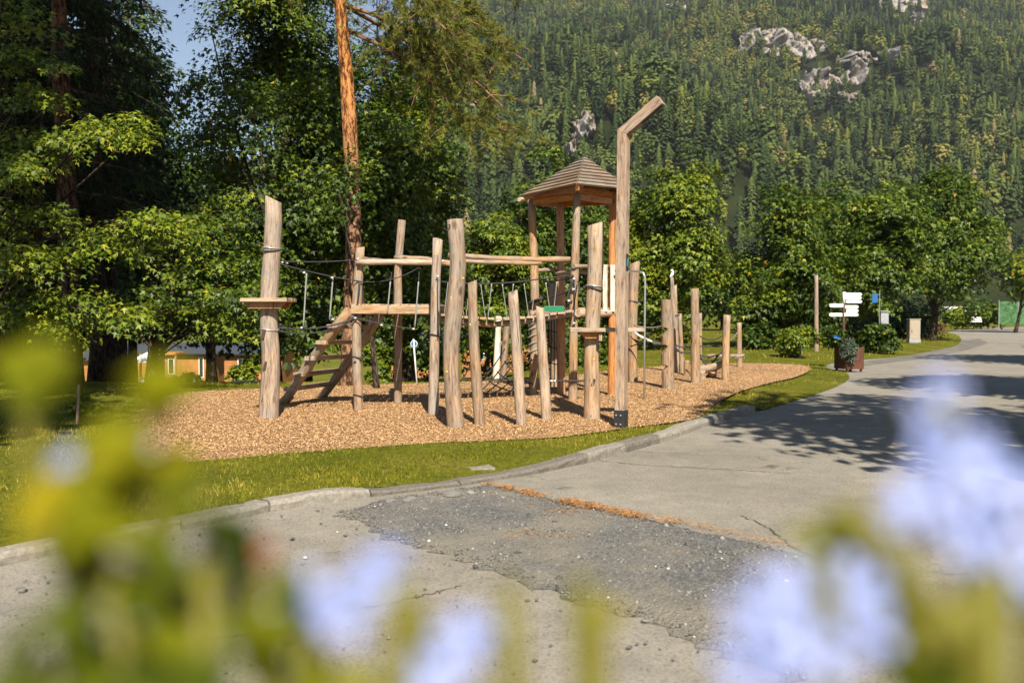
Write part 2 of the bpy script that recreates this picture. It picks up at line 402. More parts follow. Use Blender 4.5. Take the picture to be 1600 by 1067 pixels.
M['needles'] = mat_tint('larch_needle_litter', [(0, (0.20, 0.09, 0.03)), (1, (0.44, 0.22, 0.07))], 0.8)
M['grass'] = mat_tint('grass_blade', [(0, (0.05, 0.075, 0.004)), (0.5, (0.165, 0.17, 0.008)), (0.85, (0.28, 0.25, 0.018)), (1, (0.40, 0.30, 0.08))], 0.6, 0.25, 0.2)
LEAFSTOPS = [(0, (0.012, 0.026, 0.004)), (0.35, (0.032, 0.062, 0.005)), (0.7, (0.085, 0.130, 0.007)), (0.93, (0.18, 0.205, 0.010)), (0.97, (0.32, 0.24, 0.012)), (1, (0.36, 0.19, 0.02))]
M['leaf'] = mat_tint('maple_leaf', LEAFSTOPS, 0.5, 0.14, 0.3)
M['pine_needle'] = mat_tint('pine_needle', [(0, (0.04, 0.06, 0.010)), (0.6, (0.14, 0.16, 0.022)), (1, (0.25, 0.24, 0.035))], 0.6, 0.15, 0.25)
M['spruce_needle'] = mat_tint('spruce_needle', [(0, (0.008, 0.016, 0.006)), (0.6, (0.026, 0.042, 0.012)), (1, (0.065, 0.085, 0.02))], 0.6, 0.1, 0.2)
def mat_forest():
    m, nt, b = newmat('mountain_forest'); a = N(nt, 'ShaderNodeAttribute', attribute_name='tree_tint'); a.attribute_type = 'INSTANCER'; g = N(nt, 'ShaderNodeAttribute', attribute_name='tint')
    ad = N(nt, 'ShaderNodeMath', operation='ADD'); L(nt, a.outputs['Fac'], ad.inputs[0]); L(nt, g.outputs['Fac'], ad.inputs[1])
    r_ = ramp(nt, [(0, (0.022, 0.036, 0.014)), (0.3, (0.050, 0.074, 0.022)), (0.6, (0.088, 0.115, 0.030)), (0.85, (0.145, 0.16, 0.026)), (0.97, (0.21, 0.17, 0.045)), (1, (0.22, 0.17, 0.11))], ad.outputs[0])
    L(nt, r_.outputs[0], b.inputs['Base Color']); b.inputs['Roughness'].default_value = .9; b.inputs['Specular IOR Level'].default_value = .05; return m
M['forest'] = mat_forest()
M['bark_pine'] = mat_bark('pine_bark', (0.30, 0.175, 0.105), (0.52, 0.23, 0.075), (0.42, 0.26, 0.15))
M['bark'] = mat_bark('grey_bark', (0.10, 0.075, 0.055), (0.11, 0.085, 0.06), (0.17, 0.13, 0.1))
M['bark_spruce'] = mat_bark('spruce_bark', (0.095, 0.062, 0.045), (0.16, 0.075, 0.04), (0.2, 0.12, 0.08))
M['silver_plant'] = mat_tint('silver_trailing_leaf', [(0, (0.03, 0.05, 0.03)), (1, (0.14, 0.18, 0.13))], 0.6, 0.15)

# ------------------------------------------------------------------ the road's edge, from the kerb to the far bend
KERB_PX = [(-420, 975), (-200, 928), (0, 886), (150, 853), (300, 826), (440, 796), (530, 786), (600, 773), (740, 757), (800, 747), (880, 732), (950, 715), (1050, 686), (1120, 660), (1180, 645)]
VERGE_PX = [(1225, 628), (1268, 615), (1305, 602), (1326, 590), (1322, 580), (1296, 574), (1292, 568), (1330, 561), (1400, 556), (1450, 548), (1490, 540), (1502, 531), (1497, 523), (1485, 516), (1560, 511), (1700, 508)]
ROADZ = -0.12
KERB = [G(px, py, ROADZ)[:2] for px, py in KERB_PX]
VERGE = [G(px, py, -0.08)[:2] for px, py in VERGE_PX]
KC = [c[:2] for c in curve([(p[0], p[1], 0) for p in KERB], 60)]
VC = [c[:2] for c in curve([(p[0], p[1], 0) for p in [KERB[-1]] + VERGE], 60)][1:]
EDGE = KC + VC
BED_PX = [(205, 672), (222, 700), (250, 722), (330, 719), (400, 713), (480, 706), (560, 700), (640, 695), (700, 691), (780, 688), (860, 684), (930, 676), (985, 668), (1050, 660), (1090, 652), (1112, 635), (1145, 616), (1195, 600), (1240, 590), (1264, 579), (1255, 571), (1200, 568), (1130, 568), (1060, 571), (980, 576), (900, 586), (800, 594), (700, 598), (560, 602), (460, 606), (380, 609), (300, 613), (250, 622), (215, 645)]
BED = [c[:2] for c in curve([(*G(px, py)[:2], 0) for px, py in BED_PX + BED_PX[:1]], 130)][:-1]
def inside(pts, poly):
    pts = np.asarray(pts, float); poly = np.asarray(poly, float); x, y = pts[:, 0], pts[:, 1]; r = np.zeros(len(pts), bool)
    j = len(poly) - 1
    for i in range(len(poly)):
        xi, yi = poly[i]; xj, yj = poly[j]
        c = ((yi > y) != (yj > y)) & (x < (xj - xi) * (y - yi) / (yj - yi + 1e-12) + xi); r ^= c; j = i
    return r
def dist_line(pts, line):
    pts = np.asarray(pts, float); best = np.full(len(pts), 1e9)
    for a, b in zip(line[:-1], line[1:]):
        a = np.array(a); b = np.array(b); d = b - a; t = np.clip(((pts - a) @ d) / (d @ d + 1e-12), 0, 1)
        best = np.minimum(best, np.linalg.norm(pts - (a + t[:, None] * d), axis=1))
    return best
far = EDGE[-1]
ROADPOLY = [tuple(p) for p in EDGE] + [(300.0, far[1] + 2), (300.0, -60.0), (-60.0, -60.0), (-60.0, KC[0][1] - 3.5)]
rs = np.random.RandomState(5)
# lawn: one sheet out to the foot of the mountain, cut along the road's edge
ptsn = []
for r0, n in ((14, 900), (30, 900), (80, 1100), (200, 800), (600, 500)):
    p = np.stack([rs.uniform(-r0 * 1.3, r0 * 1.3, n), rs.uniform(-6 if r0 < 40 else -60, r0 * 1.25 + 6, n)], 1); ptsn.append(p)
pp = np.concatenate(ptsn); pp = pp[~inside(pp, ROADPOLY)]; pp = pp[dist_line(pp, EDGE) > 0.38]
outer = [(-800.0, -60.0), (-60.0, -60.0)]
KB = []
for i_, p_ in enumerate(KC):
    d_ = np.array(KC[min(i_ + 1, len(KC) - 1)]) - np.array(KC[max(i_ - 1, 0)]); d_ = d_ / np.linalg.norm(d_); KB.append(np.array(p_) + .125 * np.array([-d_[1], d_[0]]))
LEDGE = KB + list(VC)
loop = [(-800.0, -60.0), (-60.0, -60.0), (-60.0, KC[0][1] - 3.5)] + [tuple(p) for p in LEDGE] + [(300.0, far[1] + 2), (1200.0, far[1] + 2), (1200.0, 800.0), (-800.0, 800.0)]
allp = [Vector(p) for p in loop] + [Vector(p) for p in pp]
ed = [(i, (i + 1) % len(loop)) for i in range(len(loop))]
vo_, _, fo_, *_ = delaunay_2d_cdt(allp, ed, [], 0, 1e-5)
va = np.array([(v.x, v.y) for v in vo_]); cen = np.array([va[list(f)].mean(0) for f in fo_])
keep = inside(cen, loop)
fl = [f for f, k in zip(fo_, keep) if k]
dk = dist_line(va, KB); dv = dist_line(va, VC)
def ksink(px): return .062 * sstep(500, 620, px) * (1 - sstep(780, 960, px)) + .022 * (1 - sstep(380, 600, px))
snk = ksink(CXP + F * va[:, 0] / np.maximum(va[:, 1], .1))
z = groundz(va[:, 0], va[:, 1])
z = np.where(dv < dk, z + (-0.112) * (1 - sstep(0.0, 1.6, dv)), z - (0.018 + snk) * (1 - sstep(0.02, 0.9, dk)))
z += 0.012 * vnoise(np.stack([va[:, 0] * .8, va[:, 1] * .8, va[:, 0] * 0], 1)) * (np.minimum(dk, dv) > .3) * (~inside(va, BED))
fv = []
for f in fl:
    a, b_, c_ = va[f[0]], va[f[1]], va[f[2]]
    fv.append(f if (b_[0] - a[0]) * (c_[1] - a[1]) - (b_[1] - a[1]) * (c_[0] - a[0]) > 0 else f[::-1])
lawn = tag(mk('lawn', np.column_stack([va, z]), fv, M['lawn'], smooth=True, origin=(0, 0, 0)), 'mown green lawn around and behind the playground', 'lawn', kind='structure')
# road: a sheet under the lawn's edge
rp = [tuple(np.array(p) + np.array([-0.25, 0.12])) for p in EDGE]
rv, _, rf, *_ = delaunay_2d_cdt([Vector(p) for p in rp + ROADPOLY[len(EDGE):]], [(i, (i + 1) % (len(ROADPOLY))) for i in range(len(ROADPOLY))], [], 1, 1e-5)
rva = np.array([(v.x, v.y, ROADZ) for v in rv])
rff = []
for f in rf:
    a, b_, c_ = rva[f[0]], rva[f[1]], rva[f[2]]
    rff.append(f if (b_[0] - a[0]) * (c_[1] - a[1]) - (b_[1] - a[1]) * (c_[0] - a[0]) > 0 else f[::-1])
road = tag(mk('road', rva, rff, M['asphalt'], origin=(0, 0, 0)), 'worn pale asphalt road curving past the playground', 'road', kind='structure')

def sheet(name, poly, zfun, mat, step, seed, label, cat, kind='structure'):
    """triangulated sheet over a polygon with interior points"""
    poly = [tuple(p) for p in poly]; a = np.array(poly); r = np.random.RandomState(seed)
    n = int((a[:, 0].max() - a[:, 0].min()) * (a[:, 1].max() - a[:, 1].min()) / step ** 2)
    q = np.stack([r.uniform(a[:, 0].min(), a[:, 0].max(), n), r.uniform(a[:, 1].min(), a[:, 1].max(), n)], 1)
    q = q[inside(q, poly)]; q = q[dist_line(q, poly + poly[:1]) > step * .5]
    v_, _, f_, *_ = delaunay_2d_cdt([Vector(p) for p in poly] + [Vector(p) for p in q], [(i, (i + 1) % len(poly)) for i in range(len(poly))], [], 1, 1e-6)
    vv = np.array([(v.x, v.y) for v in v_]); dd = dist_line(vv, poly + poly[:1]); zz = zfun(vv[:, 0], vv[:, 1], dd)
    out = []
    for f in f_:
        A, B, C = vv[f[0]], vv[f[1]], vv[f[2]]
        out.append(f if (B[0] - A[0]) * (C[1] - A[1]) - (B[1] - A[1]) * (C[0] - A[0]) > 0 else f[::-1])
    return tag(mk(name, np.column_stack([vv, zz]), out, mat, smooth=True, origin=(0, 0, 0)), label, cat, kind=kind)
def bedz(x, y, d=None):
    x = np.asarray(x, float); y = np.asarray(y, float)
    return 0.022 + 0.022 * fbm(np.stack([x * .9, y * .9, x * 0], -1), 3, 3)
bed = sheet('wood_chip_bed', BED, lambda x, y, d: np.where(d < .02, 0.004, .004 + bedz(x, y) * sstep(0, .6, d)), M['chips'], 0.3, 3, 'pale wood chip safety bed under the playground', 'wood chips')

# loose chips on the bed
def scatter_poly(poly, n, r, near=None):
    a = np.array(poly); out = np.zeros((0, 2))
    while len(out) < n:
        q = np.stack([r.uniform(a[:, 0].min(), a[:, 0].max(), n), r.uniform(a[:, 1].min(), a[:, 1].max(), n)], 1)
        if near is not None: q = q[r.rand(n) < np.clip((near / np.maximum(q[:, 1], 1)) ** 2, 0, 1)]
        out = np.concatenate([out, q[inside(q, poly)]])
    return out[:n]
def frames(nrm, r):
    """random tangent frame for each normal"""
    n = nrm / (np.linalg.norm(nrm, axis=1, keepdims=True) + 1e-9)
    a = r.normal(size=n.shape); t = a - n * np.sum(a * n, 1, keepdims=True); t /= (np.linalg.norm(t, axis=1, keepdims=True) + 1e-9)
    return t, np.cross(n, t), n
def stamp(name, centers, sizes, nrm, tmpl, tfaces, tint, mat, r, parent=None, tang=None, origin=None):
    """many copies of a small template as one mesh"""
    t, b, n = frames(nrm, r)
    if tang is not None:
        t = tang - n * np.sum(tang * n, 1, keepdims=True); t /= (np.linalg.norm(t, axis=1, keepdims=True) + 1e-9); b = np.cross(n, t)
    T = np.array(tmpl, float); K = len(T); s = sizes[:, None, None] if sizes.ndim == 1 else sizes[:, None, :]
    T = T[None] * s
    v = centers[:, None, :] + T[..., 0:1] * t[:, None, :] + T[..., 1:2] * b[:, None, :] + T[..., 2:3] * n[:, None, :]
    fc = np.array(tfaces, int)
    f = (np.arange(len(centers))[:, None, None] * K + fc[None]).reshape(-1, fc.shape[1])
    return mk(name, v.reshape(-1, 3), f, mat, parent, attrs={'tint': np.repeat(tint, K)}, origin=origin)
r = np.random.RandomState(11)
c2 = scatter_poly(BED, 120000, r, 11)
c2 = c2 + r.normal(0, .05, c2.shape)
cn = np.stack([r.normal(0, .35, len(c2)), r.normal(0, .35, len(c2)), np.ones(len(c2))], 1)
sz = np.stack([r.uniform(.006, .018, len(c2)), r.uniform(.003, .0065, len(c2)), r.uniform(.002, .005, len(c2))], 1)
dB = dist_line(c2, BED + BED[:1]) * inside(c2, BED); cc = np.column_stack([c2, .004 + bedz(c2[:, 0], c2[:, 1]) * sstep(0, .6, dB) + r.uniform(0.0, .012, len(c2))])
tag(stamp('wood_chips', cc, sz, cn, [(-1, -1, 0), (1, -.6, .2), (.8, 1, 0), (-1, .8, 1.2)], [(0, 1, 2), (0, 2, 3)], np.clip(r.normal(.58, .22, len(c2)), 0, 1), M['chip_piece'], r, origin=(0, 0, 0)),
    'loose wood chips lying over the playground bed', 'wood chips', kind='stuff')

# grass blades
TUFT = [(-.16, 0, 0), (.16, 0, 0), (0.08, .35, 1)]
def grass(name, pts, hgt, label, r, tintmu=.5, origin=(0, 0, 0)):
    n = len(pts)
    z = groundz(pts[:, 0], pts[:, 1]) - np.where(dist_line(pts, VC) < dist_line(pts, KC), 0.112 * (1 - sstep(0, 1.6, dist_line(pts, VC))), (.018 + ksink(CXP + F * pts[:, 0] / np.maximum(pts[:, 1], .1))) * (1 - sstep(.02, .9, dist_line(pts, KB))))
    c = np.column_stack([pts, z - 0.01]); nr = np.stack([r.normal(0, .45, n), r.normal(0, .45, n), np.ones(n)], 1)
    pat = fbm(np.stack([pts[:, 0] * .9, pts[:, 1] * .9, pts[:, 0] * 0], 1), 4, 9)
    h = hgt * r.uniform(.5, 1.3, n) * (1 + .5 * pat)
    s = np.stack([h * .55 + .004, h * .55 + .004, h], 1)
    t = np.clip(tintmu + .55 * pat + r.normal(0, .24, n), 0, 1)
    return tag(stamp(name, c, s, nr, TUFT, [(0, 1, 2)], t, M['grass'], r, origin=origin), label, 'grass', kind='stuff')
front = [tuple(p) for p in KC] + [tuple(p) for p in VC[:26]] + [(6.4, 24.5), (5.0, 27.5), (-4, 27), (-12, 26), (-14, 10), tuple(KC[0])]
fp = scatter_poly(front, 260000, r, 9.0)
lz = (~inside(fp, BED)) | (dist_line(fp, BED + BED[:1]) < .05 + .12 * r.rand(len(fp)) ** 2)
lz &= dist_line(fp, KC) > .135
bare = (fbm(np.stack([fp[:, 0] * 1.3, fp[:, 1] * 1.3, fp[:, 0] * 0], 1), 3, 21) > .26) & (r.rand(len(fp)) < .75)
fp = fp[lz & ~bare]
grass('grass_blades', fp, 0.046, 'short green and yellowed grass between kerb and wood chips', r, .55)
bp = np.stack([r.uniform(-2, 36, 26000), r.uniform(21, 75, 26000)], 1)
bp = bp[~inside(bp, ROADPOLY) & ~inside(bp, BED) & (bp[:, 0] / bp[:, 1] > -.05)]
grass('grass_tufts', bp, 0.09, 'grass of the lawn behind the playground', r, .62)

# kerb of granite blocks, broken where the asphalt was dug up
kerb = thing('kerb', (*KC[30], ROADZ), 'pale granite kerb stones edging the grass verge', 'kerb', kind='structure')
seglen = np.cumsum([0] + [np.linalg.norm(np.array(b) - np.array(a)) for a, b in zip(KC[:-1], KC[1:])])
def kpos(s):
    s = min(max(s, 0), seglen[-1] - 1e-4); i = int(np.searchsorted(seglen, s, 'right') - 1); t = (s - seglen[i]) / (seglen[i + 1] - seglen[i])
    return np.array(KC[i]) * (1 - t) + np.array(KC[i + 1]) * t
s0 = 0.0; rk = random.Random(4)
while s0 < seglen[-1] - .3:
    ln = rk.uniform(.75, 1.05); a = kpos(s0 + .012); b = kpos(min(s0 + ln - .006, seglen[-1])); s0 += ln
    if np.linalg.norm(b - a) < .2: break
    d = (b - a) / np.linalg.norm(b - a); nrm = np.array([-d[1], d[0]])
    pxm = CXP + F * ((a + b) / 2)[0] / max(((a + b) / 2)[1], .1)
    hj = rk.uniform(-.006, .006); w = .15
    vs = []; nseg = 5
    for i in range(nseg + 1):
        p = a + (b - a) * i / nseg; hgt = .105 + hj - float(ksink(CXP + F * p[0] / max(p[1], .1)))
        for (o, h) in ((0.0, -.05), (-.004, hgt * .55), (.004, hgt - .022), (.024, hgt - .002), (w - .01, hgt + .002), (w, -.05)):
            j = rk.uniform(-.006, .006)
            q = p + nrm * (o + j); vs.append((q[0], q[1], ROADZ + h + rk.uniform(-.004, .004)))
    fs = []
    for i in range(nseg):
        for k in range(5): fs.append((i * 6 + k, (i + 1) * 6 + k, (i + 1) * 6 + k + 1, i * 6 + k + 1))
    fs.append((0, 1, 2, 3, 4, 5)); fs.append(tuple(nseg * 6 + k for k in (5, 4, 3, 2, 1, 0)))
    mk('kerb_stone', vs, fs, M['kerb'], kerb, attrs={'tint': np.full(len(vs), rk.uniform(.1, 1))})
# stone slab set in the verge
M['slab'] = plain('mossy_slab', (0.19, 0.17, 0.13), .9, 0, .4, 20)
sl_ = MB(3); sl_.box(G(746, 722, -.02) + np.array([0, 0, -.05]), (.24, .42, .05), rotz(.3), .004)
tag(sl_.build('inspection_slab', M['slab'], bevel=.006), 'small flat stone slab lying in the grass verge', 'stone slab')

# dug-up gravel patch in the road
PATCH_PX = [(525, 803), (600, 780), (680, 770), (742, 760), (790, 762), (860, 781), (960, 800), (1100, 834), (1180, 850), (1245, 866), (1300, 900), (1330, 990), (1240, 1067), (1120, 1020), (1010, 965), (900, 945), (800, 905), (700, 868), (610, 846), (560, 818)]
rg = random.Random(2); PATCH = []
pc = [G(px, py, ROADZ)[:2] for px, py in PATCH_PX]
for i in range(len(pc)):
    a, b = np.array(pc[i]), np.array(pc[(i + 1) % len(pc)]); k = 8
    straight = 4 <= i <= 8
    for j in range(k):
        p = a + (b - a) * j / k; PATCH.append(tuple(p + (0.012 if straight else .06) * np.array([rg.uniform(-1, 1), rg.uniform(-1, 1)])))
sheet('gravel_patch', PATCH, lambda x, y, d: ROADZ + .004 + .010 * np.clip(d / .15, 0, 1) * (1 + fbm(np.stack([x * 5, y * 5, x * 0], -1), 3, 5)), M['gravel'], .12, 6, 'dark grey broken gravel patch in the pale road', 'gravel')
sp = scatter_poly(PATCH, 9000, r)
extra = scatter_poly([G(-100, 900, ROADZ)[:2], G(430, 806, ROADZ)[:2], G(760, 762, ROADZ)[:2], G(1300, 880, ROADZ)[:2], G(1500, 1060, ROADZ)[:2], G(0, 1060, ROADZ)[:2]], 1000, r)
sp = np.concatenate([sp, extra]); n = len(sp)
ss = np.clip(r.lognormal(-5.1, .5, n), .003, .05)
s3 = np.stack([ss * r.uniform(.8, 1.5, n), ss * r.uniform(.7, 1.2, n), ss * r.uniform(.4, .8, n)], 1)
OCT = [(1, 0, 0), (0, 1, 0), (-1, .2, 0), (-.1, -1, 0), (.1, .1, 1), (0, 0, -.6)]
OCTF = [(0, 1, 4), (1, 2, 4), (2, 3, 4), (3, 0, 4), (1, 0, 5), (2, 1, 5), (3, 2, 5), (0, 3, 5)]
tag(stamp('loose_stones', np.column_stack([sp, np.full(n, ROADZ + .012)]), s3, np.tile([0, 0, 1.0], (n, 1)) + r.normal(0, .2, (n, 3)), OCT, OCTF, np.clip(r.beta(2, 2.2, n) * .92 + (r.rand(n) < .008), 0, 1), M['stone_piece'], r, origin=(0, 0, 0)),
    'loose grey stones and grit over the gravel patch', 'gravel', kind='stuff')
# a few clods of broken asphalt along the sunken kerb
for px, py, q in ((709, 777, .07), (640, 784, .05), (668, 779, .04), (735, 772, .035), (612, 786, .045), (690, 787, .03)):
    c = G(px, py, ROADZ); rr = np.random.RandomState(int(px)); th = rr.rand(14, 3) - .5
    bm = bmesh.new(); bmesh.ops.create_icosphere(bm, subdivisions=2, radius=q)
    vv = np.array([v.co[:] for v in bm.verts]); ff = [[v.index for v in f.verts] for f in bm.faces]; bm.free()
    vv = vv * (1 + .35 * vnoise(vv / q * 1.3 + px, 4))[:, None] * np.array([1.2, .9, .6]) + c + np.array([0, 0, q * .3])
    o = tag(mk('rubble_stone', vv, ff, M['stone_piece'], attrs={'tint': np.full(len(vv), .75 if px == 735 else .5)}), None, 'stone', 'rubble along the sunken kerb')
    o['label'] = {709: 'largest dark rubble stone beside the sunken kerb', 640: 'grey rubble stone by the kerb left of the largest one', 668: 'middle sized rubble stone against the sunken kerb', 735: 'pale small stone just right of the largest rubble stone', 612: 'leftmost grey rubble stone beside the sunken kerb', 690: 'small rubble stone lying in front of the sunken kerb'}[px]
# orange needle litter along the joints
nl = []
for (a, b, k, w) in (((755, 757), (830, 772), 1500, .035), ((780, 764), (900, 790), 1500, .045), ((880, 785), (1040, 818), 2200, .055), ((1030, 812), (1240, 858), 700, .05), ((930, 722), (1230, 738), 60, .012), ((815, 838), (880, 842), 260, .07), ((870, 800), (900, 806), 220, .07)):
    A = G(*a, ROADZ)[:2]; B = G(*b, ROADZ)[:2]; t = r.rand(k)
    dens = vnoise(np.stack([t * 16, t * 0 + k, t * 0], 1)) > -.05
    q = A + (B - A) * t[:, None] + r.normal(0, 1, (k, 2)) * w; nl.append(q[dens])
nl = np.concatenate(nl); n = len(nl)
tag(stamp('needle_litter', np.column_stack([nl, np.full(n, ROADZ + .02) + r.uniform(0, .012, n)]), np.stack([r.uniform(.008, .019, n), np.full(n, .0016), np.full(n, .003)], 1), np.tile([0, 0, 1.], (n, 1)) + r.normal(0, .25, (n, 3)), [(-1, -1, 0), (1, -1, 0), (1, 1, .5), (-1, 1, .5)], [(0, 1, 2, 3)], r.rand(n), M['needles'], r, origin=(0, 0, 0)),
    'orange fallen needles gathered along the asphalt joints', 'needle litter', kind='stuff')

# joints and cracks in the asphalt
def crack(px, w, seed, label):
    rc_ = random.Random(seed); pts = curve([(*G(*p, ROADZ)[:2], 0) for p in px], 10 * len(px)); vs, fs = [], []
    for i, p in enumerate(pts):
        d = pts[min(i + 1, len(pts) - 1)] - pts[max(i - 1, 0)]; d /= np.linalg.norm(d); nn = np.array([-d[1], d[0], 0]); p = p + nn * rc_.uniform(-.02, .02); ww = w * rc_.uniform(.3, 1.3)
        for s_ in (-1, 1): q = p + nn * s_ * ww; vs.append((q[0], q[1], ROADZ + .004))
    for i in range(len(pts) - 1): fs.append((2 * i, 2 * i + 1, 2 * i + 3, 2 * i + 2))
    tag(mk('road_crack', vs, fs, M['tar'], origin=(0, 0, 0)), label, 'crack', kind='structure')
M['tar'] = plain('dirt_filled_crack', (0.045, 0.04, 0.034), .9)
crack([(930, 719), (1000, 726), (1080, 731), (1160, 735), (1235, 740)], .007, 1, 'thin joint crossing the road below the lamp post')
crack([(1160, 806), (1200, 826), (1245, 860), (1300, 880)], .007, 3, 'ragged crack at the corner of the gravel patch')
crack([(790, 764), (860, 781), (960, 800), (1100, 834), (1180, 850)], .016, 4, 'cut edge between the pale asphalt and the gravel')
crack([(300, 1005), (420, 985), (520, 962), (640, 935), (720, 915)], .005, 5, 'long crack across the near asphalt')
crack([(1250, 690), (1300, 712), (1380, 728)], .004, 6, 'hair crack in the shaded part of the road')

SH = [tuple(G(px, py, ROADZ)[:2]) for px, py in ((1338, 566), (1400, 559), (1450, 550), (1490, 542), (1500, 533), (1530, 529), (1545, 536), (1510, 547), (1470, 555), (1420, 563), (1345, 572))]
sheet('gravel_shoulder', SH, lambda x, y, d: ROADZ + .005 + 0 * x, M['gravel'], .8, 8, 'stony grey gravel shoulder at the far bend of the road', 'gravel')
# ------------------------------------------------------------------ playground
def baseY(px, py): return G(px, py)[1]
def post_pts(spec, Y=None, n=10):
    """spec: (px, py, width in px) from the foot up; all at the depth of the foot"""
    Y = baseY(spec[0][0], spec[0][1]) if Y is None else Y
    pts = [P(px, py, Y) for px, py, w in spec]; rad = [w / 2 * Y / F for _, _, w in spec]
    cp = curve(pts, n); t = np.linspace(0, len(spec) - 1, n); rr = np.interp(t, range(len(spec)), rad)
    cp = [cp[0] - np.array([0, 0, .12])] + cp; rr = [rr[0]] + list(rr)
    return cp, rr, Y
def add_post(name, spec, mat, parent, slant=None, rough=.045, seed=1, Y=None, seg=16):
    cp, rr, Y = post_pts(spec, Y); m = MB(seed); m.tube(cp, rr, seg, rough, slant)
    o = m.build(name, mat, parent)
    me = o.data; sm = np.ones(len(me.polygons), bool); sm[-2:] = False; me.polygons.foreach_set('use_smooth', sm)
    return o, Y
def dot(parent, px, py, Y, rpx, r=.012):
    """yellow survey dot on the wood, facing the viewer side"""
    c = P(px, py, Y) + np.array([0, -rpx * Y / F - .003, 0]); m = MB(int(px)); m.tube([c + np.array([0, .012, 0]), c], [r, r * .85], 9)
    m.build('paint_dot', M['yellow'], parent)
def band(parent, px, py, Y, wpx, mat='darksteel', r=.008, tilt=0.0, name='rope_band'):
    c = P(px, py, Y); R = wpx / 2 * Y / F + r * .6; m = MB(3)
    pts = [c + np.array([R * math.cos(a), R * math.sin(a), tilt * math.cos(a) + .01 * math.sin(a * 2)]) for a in np.linspace(0, 2 * math.pi, 19)]
    m.tube(pts, r, 6, cap=False); m.build(name, M[mat], parent, True)
def rope(name, parent, p0, p1, sag=.0, r=.009, mat='rope', n=9):
    m = MB(2); m.tube(sagline(p0, p1, sag, n), r, 6); return m.build(name, M[mat], parent, True)
def clamp(parent, p, s=.022, name='rope_clamp'):
    m = MB(5); m.tube([np.array(p) + np.array([-s, 0, 0]), np.array(p), np.array(p) + np.array([s, 0, 0])], [s * .55, s * .7, s * .55], 8); m.build(name, M['fitting'], parent, True)
def slot(parent, px, py, Y, wpx, hpx, rpx, tilt=.25):
    c = P(px, py, Y) + np.array([0, -rpx * Y / F * .93, 0]); m = MB(int(py)); k = Y / F
    a = tilt; R = np.array([[math.cos(a), 0, math.sin(a)], [0, 1, 0], [-math.sin(a), 0, math.cos(a)]])
    m.box(c, (wpx * k, .03, hpx * k), R); m.build('foothold', M['hole'], parent, bevel=.004)

# 1 platform post on the far left
sp1 = [(419, 655, 33), (422, 600, 31), (424, 560, 29), (421, 520, 28), (420, 480, 27), (423, 420, 27), (427, 360, 26.5), (427, 311, 24)]
Y1 = baseY(419, 655)
t1 = thing('platform_post', G(419, 655), 'tall thick post with slanted top and a small plank shelf, leftmost on the wood chips', 'climbing post')
add_post('post', sp1, M['robinia'], t1, slant=(-.5, 0, 0), seed=11)
for px, py in ((415, 522), (418, 571), (416, 620)): slot(t1, px, py, Y1, 5.5, 14, 13.5)
def shelf(t, px0, px1, py, Y, deep, n, mat='plank', th=.045, brackets=()):
    k = Y / F; a = P(px0, py, Y); b = P(px1, py, Y)
    w = deep / n
    for i in range(n):
        yy = -deep / 2 + (i + .5) * w; m = MB(i + int(px0))
        m.box(((a + b) / 2) + np.array([0, yy, 0]), (b[0] - a[0], w - .012, th), None, .004); m.build('shelf_plank', M[mat], t, bevel=.006)
    for (q0, q1, sgn) in brackets:
        A = P(q0, py, Y); B = P(q1, py, Y); m = MB(7)
        z = A[2] - th / 2 - .002; yb = sgn * deep * .3; hh = .085
        m.poly([(A[0], Y + yb - .03, z), (B[0], Y + yb - .03, z), (B[0] - .07, Y + yb - .03, z - hh), (A[0] + .07, Y + yb - .03, z - hh),
                (A[0], Y + yb + .03, z), (B[0], Y + yb + .03, z), (B[0] - .07, Y + yb + .03, z - hh), (A[0] + .07, Y + yb + .03, z - hh)],
               [(3, 2, 1, 0), (4, 5, 6, 7), (0, 1, 5, 4), (1, 2, 6, 5), (2, 3, 7, 6), (3, 0, 4, 7)])
        m.build('bracket', M['larch'], t, bevel=.005)
shelf(t1, 384, 456, 469, Y1, .62, 4, 'plank', .05, ((386, 452, -1), (386, 452, 1)))
dot(t1, 427, 317, Y1, 12); dot(t1, 417, 440, Y1, 13, .008)
band(t1, 424, 388, Y1, 28, 'fitting', .006); band(t1, 423, 393, Y1, 28, 'rope', .01, .02)
band(t1, 421, 515, Y1, 29, 'fitting', .006)
# 2 climbing frame: three posts, deck, rails, ladder
Ya, Yb, Yc = baseY(560, 645), baseY(678, 652), baseY(622, 633)
t2 = thing('climbing_deck', G(615, 645), 'raised plank deck on three posts with log rails and a log ladder', 'climbing frame')
add_post('post', [(560.5, 645, 15.5), (558, 570, 15), (557, 500, 15), (559, 450, 15), (563, 387, 13)], M['robinia'], t2, seed=12, slant=(.25, 0, 0))
add_post('post', [(677, 652, 18), (678, 580, 16), (680, 500, 15), (681, 440, 14), (684, 374, 15)], M['robinia'], t2, seed=13, slant=(-.2, .3, 0))
add_post('post', [(621.5, 633, 12.5), (622, 560, 13), (622, 470, 13), (622, 420, 12), (628, 344, 12)], M['robinia'], t2, seed=14)
dk0, dk1 = P(551, 484, Ya), P(687, 484, Ya)
m = MB(4); m.beam((dk0[0], Ya - .14, dk0[2]), (dk1[0], Ya - .14, dk1[2]), .05, 13 * Ya / F, jit=.003); m.build('edge_beam', M['plank'], t2, bevel=.008)
m = MB(5); m.beam((dk0[0], Yc + .08, dk0[2] - .02), (dk1[0], Yc + .08, dk1[2] - .02), .05, .11); m.build('edge_beam', M['plank'], t2, bevel=.008)
ndk = 9
